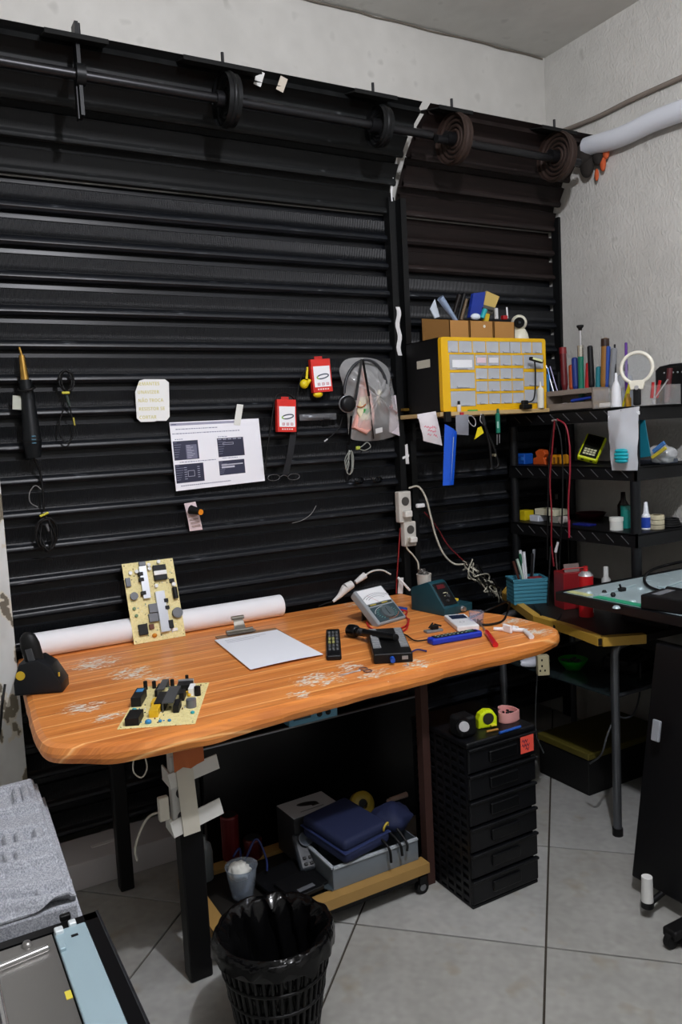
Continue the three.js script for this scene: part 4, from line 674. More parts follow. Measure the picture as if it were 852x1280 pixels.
// ================================================================ drawer organizer and board
const BOARD_Y = 1.674;
many('shelf_board', 'pale wooden board under the yellow drawer organizer', 'board', [['plank', rbox(.83, .018, .32, .002, [2.39, BOARD_Y - .009, -2.755]), mat('#b79b6a', .7)], ['bracket', mg(box(.02, .10, .02, [2.03, 1.605, -2.885]), box(.02, .02, .20, [2.03, 1.645, -2.80])), blackSteel]]);
{
  const zf = -2.62, X0 = at(552, 470, 'z', zf).x, X1 = at(682, 470, 'z', zf).x, Y0 = BOARD_Y, Y1 = at(600, 422, 'z', zf).y, w = X1 - X0, h = Y1 - Y0, dep = .25;
  const yel = mat('#e3b008', .4), blk = mat('#0c0c0d', .5), clear = mat('#eef1f5', .22, 0, { transmission: .62, thickness: 0, ior: 1.4 });
  const U = x => (x - 215) / 555 * w, Vv = y => (1 - (y - 350) / 390) * h;
  const cells = [];
  const row1 = [[250, 300], [305, 370], [375, 440], [445, 510], [515, 570], [572, 630], [635, 690], [695, 750]]; row1.forEach(r => cells.push([...r, 370, 430]));
  for (const [a, b] of [[440, 520], [535, 618], [632, 712]]) { cells.push([255, 380, a, b]); cells.push([645, 755, a, b - 4]); }
  for (const [a, b] of [[442, 498], [513, 570], [582, 636], [648, 704]]) for (const [c, d] of [[386, 446], [450, 511], [515, 576], [580, 641]]) cells.push([c, d, a, b]);
  const parts = [['case', mg(box(.004, h, dep, [.002, h / 2, -dep / 2]), box(.004, h, dep, [w - .002, h / 2, -dep / 2]), box(w, .004, dep, [w / 2, .002, -dep / 2]), box(w, .004, dep, [w / 2, h - .002, -dep / 2]), box(w, h, .004, [w / 2, h / 2, -dep + .002])), blk],
    ['yellow_frame', (() => { const s = new THREE.Shape(); const r = .014; s.moveTo(r, 0); s.lineTo(w - r, 0); s.quadraticCurveTo(w, 0, w, r); s.lineTo(w, h - r); s.quadraticCurveTo(w, h, w - r, h); s.lineTo(r, h); s.quadraticCurveTo(0, h, 0, h - r); s.lineTo(0, r); s.quadraticCurveTo(0, 0, r, 0); for (const [a, b, c, d] of cells) { const p = new THREE.Path(); p.moveTo(U(a - 1), Vv(d + 1)); p.lineTo(U(a - 1), Vv(c - 1)); p.lineTo(U(b + 1), Vv(c - 1)); p.lineTo(U(b + 1), Vv(d + 1)); p.closePath(); s.holes.push(p); } return new THREE.ExtrudeGeometry(s, { depth: .022, bevelEnabled: false, curveSegments: 6 }); })(), yel],
    ['side_label', box(.001, .035, .10, [-.0006, h * .68, -dep * .45]), mat('#c9c5b4', .6), [], 'torn cream paper label']];
  const labs = { 8: '#e9e9ee', 15: '#e4c4ca', 16: '#d9d9de' };
  cells.forEach(([a, b, c, d], i) => {
    const cw = U(b) - U(a), ch = Vv(c) - Vv(d), cx = (U(a) + U(b)) / 2, cy = (Vv(c) + Vv(d)) / 2, sub = [];
    sub.push(['pull', box(cw * .5, .004, .008, [cx, cy - ch * .40, .026]), clear]);
    const q = rnd(); const g = []; const n = 2 + Math.floor(rnd() * 4); for (let k = 0; k < n; k++) g.push(rbox(cw * rr(.12, .4), ch * rr(.12, .35), .02, .002, [cx + rr(-.28, .28) * cw, cy - ch * .3 + rr(0, .12) * ch, -.015 - rr(0, .04)], [0, rnd(), rnd() * .5]));
    sub.push(['contents', mg(...g), mat(['#8d8f92', '#6f5f50', '#3b3d44', '#b9b4aa', '#5c6470'][Math.floor(rnd() * 5)], .6)]);
    if (i === 8) sub.push(['paper', box(cw * .8, ch * .5, .001, [cx, cy - ch * .1, .0225]), mat('#e2e3e6', .7)]);
    if (Math.abs(c - 442) < 1 && (a === 386 || a === 450)) sub.push(['label', box(cw * .78, ch * .5, .001, [cx, cy, .0225]), mat(a === 386 ? '#dfc3cb' : '#d9d7da', .7)]);
    parts.push(['drawer', mg(box(cw, ch, .0025, [cx, cy, .02]), box(.0015, ch * .9, .16, [cx - cw / 2, cy, -.06]), box(.0015, ch * .9, .16, [cx + cw / 2, cy, -.06]), box(cw, .0015, .16, [cx, cy - ch * .45, -.06])), clear, sub]);
  });
  many('drawer_organizer', 'yellow framed small parts organizer with clear drawers', 'organizer', parts, { at: [X0, Y0, zf - .02] });
  // small things on the board in front
  const bz = -2.605;
  const small = (n, l, c, g, m) => one(n, l, c, g, m);
  const p1 = at(573, 512, 'z', bz);
  many('small_vial', 'tiny clear vial with black cap in front of the organizer', 'vial', [['vial', cyl(.009, .009, .03, [p1.x, BOARD_Y + .015, bz + .003]), mat('#d5d0cc', .2)], ['cap', cyl(.006, .006, .016, [p1.x, BOARD_Y + .038, bz + .003]), blackP]]);
  const p2 = at(590, 513, 'z', bz); one('green_clip', 'small bright green strip lying before the organizer', 'clip', rbox(.05, .006, .012, .002, [p2.x, BOARD_Y + .003, bz + .002]), mat('#3fae4c', .5));
  const p3 = at(674, 490, 'z', bz); many('dropper_bottle', 'slim white dropper bottle by the clip-on lamp', 'bottle', [['bottle', lathe([[0, 0], [.014, 0], [.015, .004], [.015, .085], [.012, .095], [.005, .10], [.003, .125], [0, .126]], [p3.x, BOARD_Y, bz + .006]), mat('#d8d6c8', .35)]]);
  const c0 = at(655, 507, 'z', -2.60), c1 = at(666, 500, 'z', -2.585), c2 = at(669, 470, 'z', -2.585), c3 = at(668, 452, 'z', -2.585);
  many('clip_lamp', 'small black clip-on lamp with a lit greenish strip', 'lamp', [
    ['clamp', mg(rbox(.055, .022, .03, .004, [c0.x, BOARD_Y + .011, c0.z + .01]), rbox(.03, .03, .02, .004, [c0.x - .006, BOARD_Y + .025, c0.z + .01])), blackP],
    ['neck', tube([V(c0.x, BOARD_Y + .03, c0.z + .01), c1, c2, c3], .0035, 30), blackP],
    ['head', rbox(.075, .016, .02, .004, [c3.x, c3.y + .006, c3.z + .01], [0, 0, -.22]), blackP],
    ['light_strip', rbox(.06, .010, .002, .001, [c3.x, c3.y + .007, c3.z + .0205], [0, 0, -.22]), mat('#dfe6b0', .4)]]);
}
// cardboard parts bins on the organizer
{
  const Y = at(600, 422, 'z', -2.62).y + .003, card = mat('#a9793f', .8), cardIn = card;
  const bin = (label, pa, pb2, name) => {
    const a = at(pa, 418, 'z', -2.67).x, b = at(pb2, 418, 'z', -2.67).x, zf = -2.67, zb = -2.88, hf = .078, hb = .115, th = .003;
    const side = x => { const g = ext([[0, 0], [zf - zb, 0], [zf - zb, hf], [0, hb]], th); g.rotateY(-Math.PI / 2); g.translate(x + th, Y, zb); return g; };
    many('cardboard_bin', label, 'box', [['front', box(b - a, hf, th, [(a + b) / 2, Y + hf / 2, zf - th / 2]), card], ['side', side(a), card], ['side', side(b - th), card], ['back', box(b - a, hb, th, [(a + b) / 2, Y + hb / 2, zb + th / 2]), cardIn], ['base', box(b - a, th, zf - zb, [(a + b) / 2, Y + th / 2, (zf + zb) / 2]), cardIn]], { g: 'cardboard bins on the organizer' });
  };
  bin('brown cardboard bin of tubes and pens at the end of the row', 562, 586); bin('brown cardboard bin with a round dot holding the paint brush', 587.5, 616); bin('brown cardboard bin beside the white ball camera', 617.5, 643);
  const zz = -2.74, B = (px, py, z = zz) => at(px, py, 'z', z);
  const yb = Y + .012;
  one('bin_dot', 'small round white dot sticker on the middle cardboard bin', 'sticker', cyl(.007, .007, .001, [B(605, 408, -2.67).x, B(605, 408, -2.67).y, -2.6694], [Math.PI / 2, 0, 0]), mat('#d9d2c4', .7));
  one('glue_tube', 'silver and blue glue tube sticking out of the end bin', 'tube', (() => { const a = B(566, 396), b = B(550, 372), g = rod(B(572, 405), b, .010, .016); return g; })(), mat('#9fb2cf', .3, .4));
  one('folded_foil', 'crumpled white and blue wrapper poking from the end bin', 'wrapper', quad(B(537, 386, -2.8), B(543, 374, -2.8), B(549, 396, -2.79), B(543, 398, -2.79), .006), mat('#c9d2dc', .35));
  one('black_marker', 'black marker standing in the end bin', 'marker', rod(B(572, 400), B(580, 368), .009, .010), blackP);
  one('black_marker', 'thick black handle leaning in the end bin', 'handle', rod(B(565, 400, -2.78), B(574, 369, -2.78), .010, .011), mat('#1a1512', .5));
  one('wooden_tool', 'small dark tool with brass band between the bins', 'tool', mg(rod(B(576, 400, -2.72), B(583, 374, -2.72), .008, .007)), mat('#5c4a33', .5));
  one('blue_pouch', 'bright blue cloth pouch standing in the middle cardboard bin', 'pouch', quad(B(590, 367), B(605, 365), B(600, 398), B(585, 397), .018), mat('#12308f', .6));
  many('paint_brush', 'flat paint brush with pale bristles standing in the middle bin', 'brush', [
    ['bristles', quad(B(607, 364), B(623, 371), B(617, 386), B(603, 382), .012), mat('#c2a75f', .9)], ['ferrule', quad(B(602.5, 381), B(617, 385), B(614, 393), B(601, 391), .014), mat('#6d6a60', .3, .7), [['band', quad(B(602.5, 384, -2.73), B(616, 388, -2.73), B(615.5, 390, -2.73), B(602, 386, -2.73), .002), mat('#1c1c1c', .5)]]], ['handle', quad(B(603, 391), B(611, 393), B(609, 403), B(603, 403), .012), mat('#d2b426', .5)]]);
  one('teal_vial', 'small teal vial lying on the middle cardboard bin', 'vial', rod(B(602, 398, -2.69), B(606, 387, -2.69), .010, .012), mat('#16a0a8', .5));
  one('white_rag', 'small scrap of white rag in the middle cardboard bin', 'rag', sph(.022, B(594, 396, -2.70), [1.2, .7, .7]), mat('#d9e2ec', .8));
  one('white_switch', 'small white block poking out of the middle bin', 'block', rbox(.014, .05, .012, .002, B(620, 392, -2.71)), mat('#cfcfcf', .5));
  many('red_white_pen', 'white rod with a red base in the bin by the ball camera', 'pen', [['rod', rod(B(634, 398), B(633, 384), .004, .004), whiteP], ['base', rbox(.028, .02, .02, .004, B(630, 397)), mat('#a8141c', .5)]]);
  // ball camera
  const c = at(656, 419, 'z', -2.68);
  many('ball_camera', 'white indoor ball camera standing on the drawer organizer', 'camera', [
    ['base', lathe([[0, 0], [.043, 0], [.045, .006], [.040, .03], [.030, .05], [.022, .058], [0, .058]], null, null, 28), mat('#dad7c2', .4)],
    ['head', sph(.038, [-.004, .083, .004], null, 24), mat('#dcd9c6', .35)],
    ['lens_plate', (() => { const g = cyl(.024, .026, .01, null, [Math.PI / 2, 0, 0], 24); g.translate(0, 0, .033); g.rotateX(.1); g.rotateY(-.68); g.translate(-.004, .083, .004); return g; })(), mat('#08090a', .12), [['lens', (() => { const g = sph(.009, [0, 0, .038]); g.rotateX(.1); g.rotateY(-.68); g.translate(-.004, .083, .004); return g; })(), mat('#20262c', .05)]]]], { at: [c.x, Y, -2.72] });
}
// things hanging from the board edge
{
  const z = -2.585, B = (px, py, zz = z) => at(px, py, 'z', zz);
  const bagT = canvasTex(256, 320, (x, w, h) => { x.fillStyle = '#d3cdd0'; x.fillRect(0, 0, w, h); x.strokeStyle = '#d0566e'; x.lineWidth = 7; const scr = (X, Y, n, s) => { x.beginPath(); x.moveTo(X, Y); for (let i = 1; i < n; i++) x.lineTo(X + i * 14, Y + (i % 2 ? -s : s) * (.6 + .4 * Math.sin(i * 2.1))); x.stroke(); }; scr(40, 150, 12, 16); scr(70, 190, 9, 14); scr(60, 236, 4, 14); scr(130, 236, 5, 18); });
  many('parts_bag', 'crumpled whitish zip bag with pink handwriting hanging from the board', 'bag', [['bag', quad(B(521, 519), B(544, 515), B(552, 557), B(529, 551), .004, (u, v) => V(0, 0, .016 * Math.sin(u * 3.14) * Math.sin(v * 3.14) + .006 * vn(u * 5, v * 6, 9)), 8, 10), new THREE.MeshPhysicalMaterial({ color: 0xffffff, roughness: .45, map: bagT })], ['zip_strip', quad(B(521, 518, z + .006), B(544, 514, z + .006), B(545, 519, z + .006), B(522, 523.5, z + .006), .003), mat('#dcd8dc', .4)]]);
  many('blue_file', 'long bright blue plastic sleeve hanging from a black clip', 'sleeve', [['sleeve', quad(B(555.5, 530), B(570, 540), B(566, 606), B(553, 607), .006, (u, v) => V(0, 0, .008 * Math.sin(u * 3.14)), 5, 6), mat('#0a4fc4', .35)], ['edge_strip', quad(B(564, 548, z + .009), B(567, 546, z + .009), B(563.5, 600, z + .009), B(561, 600, z + .009), .002), mat('#9aa3a6', .35)], ['clip', rbox(.03, .045, .018, .003, B(559, 521, z + .002)), blackP]]);
  many('small_parts_bag', 'small clear bag with red and grey parts hanging from the board', 'bag', [['bag', quad(B(569, 519), B(585, 518), B(585, 544), B(570, 543), .003, (u, v) => V(0, 0, .008 * Math.sin(u * 3.1) * Math.sin(v * 3.1)), 5, 5), mat('#c9ccd6', .25, 0, { transmission: .7, thickness: 0 })], ['part', rod(B(574, 542, z - .006), B(580, 535, z - .006), .008, .006), mat('#9a1a22', .5)], ['part', rbox(.02, .02, .006, .002, B(577, 527, z - .006)), mat('#55585e', .5)], ['tab', mg(rbox(.02, .012, .006, .002, B(577, 517, z))), mat('#b3262c', .5)]]);
  many('key_ring', 'wire ring with a bright yellow tag hanging from the board', 'keys', [['ring', tube([B(584, 521), B(588, 530), B(593, 533), B(594, 526), B(589, 520)], .002, 30, true), pb.slv], ['yellow_tag', quad(B(597, 535), B(601, 533), B(604, 541), B(593, 549), .004), mat('#e0cc12', .5)], ['wire', tube([B(601, 517), B(600, 526), B(606, 532)], .002, 16), pb.slv]]);
  many('black_pliers', 'black snips with long handles hanging under the organizer', 'pliers', [['jaw', rod(B(602, 518), B(605, 531), .009, .010), mat('#2c2c2e', .4, .5)], ['handle', tube([B(605, 531), B(609, 545), B(612, 560), B(614, 584)], .006, 24), blackP], ['handle', tube([B(605, 531), B(612, 548), B(619, 566), B(622, 582), B(617, 586)], .006, 24), blackP], ['pivot', cyl(.007, .007, .018, B(617, 569, z + .002), [Math.PI / 2, 0, 0]), mat('#a39c84', .4, .7)]]);
  many('green_probe', 'green voltage probe hanging from the board edge', 'probe', [['body', rbox(.018, .09, .014, .004, B(622, 529)), mat('#13735c', .45)], ['window', box(.010, .03, .001, B(622, 531, z + .0075)), mat('#9fc2b4', .4)], ['tip', mg(rod(B(621, 543), B(621, 556), .0015, .001), rod(B(624, 543), B(624, 554), .0015, .001)), pb.slv], ['cap', rbox(.010, .03, .010, .003, B(622, 515)), mat('#0f5a49', .5)]]);
}

// ================================================================ black plastic shelf on the corner table
const SX = 2.56, T1 = 1.655, T2 = 1.405, T3 = 1.125, TAB = 0.80;
const shelfBlk = mat('#0b0c0e', .5);
{
  const z0 = -2.84, z1 = -2.06, x1 = 2.99, parts = [];
  for (const y of [T1, T2, T3]) {
    const rib = []; for (let i = 0; i < 9; i++) rib.push(['rib', bar([SX - .002, y - .012, z0 + .06 + i * .08], [SX - .002, y - .045, z0 + .10 + i * .08], .003, .002, [1, 0, 0]), mat('#4a4b4d', .6)]);
    parts.push(['tier', mg(rbox(x1 - SX, .012, z1 - z0, .004, [(SX + x1) / 2, y - .006, (z0 + z1) / 2]), box(.008, .058, z1 - z0, [SX + .004, y - .029, (z0 + z1) / 2]), box(x1 - SX, .058, .008, [(SX + x1) / 2, y - .029, z1 - .004]), box(x1 - SX, .058, .008, [(SX + x1) / 2, y - .029, z0 + .004])), shelfBlk, rib]);
  }
  for (const [x, z] of [[SX + .022, z0 + .022], [SX + .022, z1 - .022], [x1 - .022, z0 + .022], [x1 - .022, z1 - .022]]) parts.push(['post', cyl(.021, .021, T1 - .06 - TAB, [x, (T1 - .06 + TAB) / 2, z]), mat('#0e1013', .45)]);
  many('plastic_shelf', 'black plastic shelf unit standing on the corner table', 'shelf', parts);
}
// ---- corner table with a yellow edge
{
  const out = [[2.62, -2.90], [2.40, -2.72], [2.31, -2.55], [2.17, -2.26], [2.15, -2.05], [2.11, -1.86], [2.26, -1.79], [3.0, -1.75], [3.0, -2.90]];
  const tube1 = (x, z) => tube([V(x + .25, TAB - .045, z), V(x + .06, TAB - .045, z), V(x + .01, TAB - .06, z), V(x, TAB - .14, z), V(x, .4, z), V(x, 0.004, z)], .0165, 60, false, 12);
  const steel = mat('#6a6d72', .35, .8);
  many('corner_table', 'corner table with yellow plank edge and grey tube legs', 'table', [
    ['top', slab(out, TAB, .026, .003), mat('#17130f', .55)], ...[0, 1, 2, 3, 4, 5].map(i => ['edge_band', bar([out[i][0] + .014, TAB - .011, out[i][1]], [out[i + 1][0] + .014, TAB - .011, out[i + 1][1]], .032, .034), mat('#b58f35', .55), [], 'worn yellow edge']),
    ['leg', tube1(2.215, -1.88), steel, [['rubber_foot', cyl(.02, .02, .03, [2.215, .015, -1.88]), blackP]]],
    ['leg', tube1(2.215, -2.52), steel], ['leg', rod([2.93, 0, -1.88], [2.93, TAB - .03, -1.88], .0165), steel], ['leg', rod([2.93, 0, -2.8], [2.93, TAB - .03, -2.8], .0165), steel],
    ['lower_shelf', box(.78, .006, .62, [2.60, .55, -2.19]), mat('#2f3a3c', .15, 0, { transmission: .35, thickness: 0 })],
    ['shelf_rail', rod([2.2, .55, -1.885], [2.95, .55, -1.885], .008), steel], ['shelf_rail', rod([2.2, .55, -2.515], [2.95, .55, -2.515], .008), steel]]);
}
// ---- tools on the top tier
const S = (px, py, x) => at(px, py, 'x', x);
function handTool(name, label, cat, px, yTop, yCol, lean, r, col, opt = {}) {
  r *= 1.3; yCol = 489; const x = opt.x ?? 2.72, base = S(px, 500, x), top = S(px + lean, yTop, x), col1 = S(px + lean * .45, yCol, x);
  const b = V(base.x, T1 + .012, base.z);
  const parts = [['shaft', rod(b, col1, .0025, .003, 8), opt.blade || pb.slv], ['handle', mg(rod(col1, col1.clone().lerp(top, .15), r * .6, r, 12), rod(col1.clone().lerp(top, .15), top, r, r * .92, 12), sph(r * .92, top, [1, .6, 1], 10)), mat(col, .4)]];
  if (opt.cap) parts.push(['cap', rod(top.clone().lerp(col1, .12), top.clone().add(V(0, .006, 0)), r * 1.05, r * 1.02, 12), mat(opt.cap, .4)]);
  many(name, label, cat, parts, { g: 'hand tools standing on the top tier' });
}
{
  // grey two-slot stand
  const a = S(687, 500, 2.63), b = S(744, 500, 2.63), zc = (a.z + b.z) / 2, L = b.z - a.z, h = .10, d = .10;
  const gr = mat('#83786e', .5);
  many('tool_stand', 'grey plastic desk stand holding a row of screwdrivers', 'stand', [
    ['shelf_panel', box(d, .006, L, [2.66, T1 + .003, zc]), gr], ['shelf_panel', box(d, .022, L, [2.66, T1 + .085, zc]), gr], ['shelf_panel', box(.006, .035, L, [2.613, T1 + .0185, zc]), gr],
    ['side_panel', box(d, .096, .006, [2.66, T1 + .048, a.z]), gr], ['side_panel', box(d, .096, .006, [2.66, T1 + .048, b.z]), gr], ['back_panel', box(.006, .096, L, [2.71, T1 + .048, zc]), gr]]);
  one('white_cable_coil', 'crumpled white scrap inside the grey stand', 'scrap', sph(.018, [2.645, T1 + .026, zc - .06], [1, .7, 2.2]), mat('#cfcfd2', .7));
  one('utility_cutter', 'blue and steel cutter lying inside the grey stand', 'cutter', rod([2.64, T1 + .045, zc - .01], [2.64, T1 + .055, zc + .11], .008, .008), mat('#1f3fa8', .4));
  const tools = [
    ['screwdriver', 'dark red handled screwdriver standing in the grey stand', 'screwdriver', 708, 436, 478, -5, .013, '#5e1218', { cap: '#7d1a20' }],
    ['screwdriver', 'orange-brown handled screwdriver standing in the grey stand', 'screwdriver', 716, 458, 482, -2, .012, '#a3421a'],
    ['screwdriver', 'dark blue handled screwdriver standing in the grey stand', 'screwdriver', 722, 449, 482, -4, .013, '#16307c'],
    ['screwdriver', 'red handled screwdriver with black ring in the grey stand', 'screwdriver', 733, 455, 482, 2, .010, '#a8151d'],
    ['screwdriver', 'black handled screwdriver leaning in the grey stand', 'screwdriver', 742, 434, 474, -5, .011, '#131417'],
    ['screwdriver', 'teal handled screwdriver behind the clear bin', 'screwdriver', 747, 460, 484, 1, .011, '#15707c'],
    ['file_tool', 'wooden handled file standing above the clear bin', 'file', 754, 425, 460, 2, .014, '#8a5f26', { cap: '#2a1710' }],
    ['screwdriver', 'slim blue handled driver by the wooden file', 'screwdriver', 757, 434, 470, 3, .008, '#274a9a'],
    ['wrench', 'grey steel wrench standing above the clear bin', 'wrench', 762, 437, 478, 5, .012, '#7d8084'],
    ['screwdriver', 'thin black needle driver standing by the bottle', 'screwdriver', 769, 431, 440, -1, .004, '#1a1a1c'],
    ['pen', 'thin purple pen standing behind the magnifier', 'pen', 783, 429, 440, -1, .005, '#5a2a8a']];
  for (const [n, l, c, px, yt, yc, ln, r, col, o] of tools) handTool(n, l, c, px, yt, yc, ln, r, col, o || {});
  // green solder pump with black plunger
  const p = S(726, 500, 2.70), t1 = S(726, 472, 2.70).y, t2 = S(725, 446, 2.70).y, t3 = S(725, 432, 2.70).y, t4 = S(725, 412, 2.70).y, zz = S(726, 470, 2.70).z;
  many('solder_pump', 'green and silver solder sucker pump with black plunger knob', 'solder pump', [['barrel', cyl(.0135, .0135, t2 - T1 - .01, [2.70, (t2 + T1 + .01) / 2, zz]), mat('#0f6a54', .35)], ['collar', cyl(.0145, .0145, t3 - t2, [2.70, (t2 + t3) / 2, zz]), mat('#c2beb2', .25, .8)], ['plunger_rod', cyl(.004, .004, t4 - t3, [2.70, (t3 + t4) / 2, zz]), pb.slv], ['plunger_knob', lathe([[0, 0], [.008, 0], [.009, .008], [.016, .016], [.016, .024], [0, .026]], [2.70, t4 - .004, zz]), blackP]]);
  many('tweezer_set', 'leaning blue and steel tweezers beside the organizer', 'tweezers', [['arm', rod(S(694, 498, 2.70), S(682, 457, 2.70), .003, .005, 6), pb.slv], ['arm', rod(S(692, 498, 2.70), S(684, 460, 2.70), .003, .005, 6), mat('#6f8fc0', .3, .6)], ['arm', rod(S(699, 498, 2.70), S(687, 458, 2.70), .003, .004, 6), mat('#8f8ca8', .3, .6)]]);
  one('pocket_knife', 'small blue plastic tool beside the organizer', 'tool', rod(S(685, 497, 2.68), S(684, 468, 2.68), .008, .007), mat('#1c6a9c', .4));
  one('black_tool', 'short black tool standing between organizer and grey stand', 'tool', rod(S(698, 498, 2.72), S(698, 465, 2.72), .007, .009), blackP);
  // clear bin, tube, bottle, magnifier
  const cl = mat('#ffffff', .04, 0, { transmission: .96, thickness: 0, ior: 1.45 });
  const c0 = S(746, 500, 2.62), c1 = S(766, 500, 2.62), zc2 = (c0.z + c1.z) / 2, L2 = c1.z - c0.z;
  many('clear_bin', 'open clear plastic bin with a white block on the shelf edge', 'bin', [['wall', mg(box(.003, .085, L2, [2.60, T1 + .0425, zc2]), box(.003, .085, L2, [2.68, T1 + .0425, zc2]), box(.08, .085, .003, [2.64, T1 + .0425, c0.z]), box(.08, .085, .003, [2.64, T1 + .0425, c1.z]), box(.08, .003, L2, [2.64, T1 + .0015, zc2])), cl], ['eraser', rbox(.05, .02, L2 * .7, .004, [2.64, T1 + .014, zc2]), mat('#dfe0e2', .6)]]);
  const q = S(771, 500, 2.60);
  many('paste_tube', 'white pointed paste tube standing on the shelf edge', 'tube', [['tube', lathe([[0, 0], [.022, 0], [.023, .004], [.018, .085], [.011, .105], [.007, .112], [.005, .145], [0, .147]], [2.60, T1, q.z - .004]), mat('#e4e6ea', .4)]]);
  const bt = S(772, 500, 2.74);
  many('chemical_bottle', 'translucent grey bottle with black cap behind the paste tube', 'bottle', [['body', lathe([[0, 0], [.034, 0], [.036, .004], [.036, .12], [.03, .14], [.016, .15], [.016, .16], [0, .16]], [2.76, T1, bt.z + .02]), mat('#9a9ea4', .25)], ['cap', cyl(.018, .018, .03, [2.76, T1 + .175, bt.z + .02]), blackP]]);
  const m0 = S(796, 453, 2.58), hz = S(795, 500, 2.58);
  const toCam = CAM.clone().sub(m0).setY(0).normalize(), yaw = Math.atan2(toCam.x, toCam.z) - .25;
  const px2m = .0031;
  many('magnifier', 'round white magnifying glass with a black handle standing on the shelf', 'magnifier', [
    ['rim', tor(.062, .0075, [0, .154, 0], null, 6.2832, 48), mat('#e3dfd0', .4)],
    ['lens', (() => { const g = sph(.058, null, [1, 1, .09], 32); g.translate(0, .154, 0); return g; })(), mat('#f6f8fa', .03, 0, { transmission: .95, thickness: 0, ior: 1.5 })],
    ['neck', ext([[-.024, .066], [.024, .066], [.032, .095], [.02, .104], [-.02, .104], [-.032, .095]], .014, .003, [0, 0, -.007]), mat('#e0dccb', .4)],
    ['dial', cyl(.009, .009, .006, [0, .074, .008], [Math.PI / 2, 0, 0]), pb.slv],
    ['handle', rbox(.030, .07, .022, .008, [0, .036, 0]), mat('#101113', .4)]], { at: [2.585, T1 + .001, hz.z], rot: [0, yaw, 0] });
  many('yellow_tweezers', 'yellow tweezers leaning behind the magnifier handle', 'tweezers', [['arm', rod([2.66, T1 + .004, S(778, 500, 2.66).z], S(787, 478, 2.66), .005, .006, 8), mat('#d2c21a', .4)], ['arm', rod([2.665, T1 + .004, S(781, 500, 2.66).z], S(788, 477, 2.66), .005, .005, 8), mat('#d2c21a', .4)]]);
  one('amber_vial', 'small amber vial at the foot of the magnifier', 'vial', lathe([[0, 0], [.012, 0], [.012, .035], [.007, .042], [.007, .055], [0, .056]], [2.64, T1, S(785, 500, 2.64).z]), mat('#b88a2c', .25));
  const d0 = S(806, 500, 2.66), d1 = S(838, 500, 2.66), zc3 = (d0.z + d1.z) / 2, L3 = d1.z - d0.z;
  many('clear_bin', 'clear plastic box holding red snips at the shelf corner', 'bin', [['wall', mg(box(.003, .08, L3, [2.625, T1 + .04, zc3]), box(.003, .08, L3, [2.72, T1 + .04, zc3]), box(.095, .08, .003, [2.672, T1 + .04, d0.z]), box(.095, .08, .003, [2.672, T1 + .04, d1.z]), box(.095, .003, L3, [2.672, T1 + .0015, zc3])), cl]]);
  many('red_snips', 'red handled snips standing in the clear box', 'pliers', [['handle', rod([2.66, T1 + .03, zc3 - .03], [2.66, T1 + .095, zc3 - .022], .007, .006), mat('#b3161c', .4)], ['handle', rod([2.68, T1 + .03, zc3 - .022], [2.68, T1 + .10, zc3 - .004], .007, .006), mat('#b3161c', .4)], ['jaw', rod([2.67, T1 + .006, zc3 - .03], [2.67, T1 + .035, zc3 - .026], .006, .006), pb.slv]]);
  one('steel_pick', 'steel pick leaning in the clear box', 'pick', rod([2.65, T1 + .012, zc3 - .02], [2.66, T1 + .10, zc3 + .05], .002, .003), pb.slv);
  one('dark_pliers', 'tall dark red pliers standing behind the clear box', 'pliers', rod([2.72 + .02, T1 + .01, zc3 - .02], [2.75, T1 + .15, zc3 - .01], .01, .012), mat('#4c161b', .5));
  // black punched pouch at the end
  many('tool_pouch', 'curved black perforated case at the end of the top tier', 'case', [['shell', (() => { const e0 = S(822, 500, 2.80).z, e1 = e0 + .20; const g = ext([[0, 0], [.20, 0], [.20, .10], [.18, .145], [.13, .17], [.07, .17], [.02, .165], [0, .15]], .10, .01); g.rotateY(-Math.PI / 2); g.translate(2.88, T1, e0); return g; })(), mat('#0c0d0f', .45)], ['hole', mg(...[...Array(5)].map((_, i) => sph(.004, [2.779, T1 + .135 - i * .001, S(822, 500, 2.80).z + .05 + i * .022]))), mat('#8b8d90', .5)]]);
}
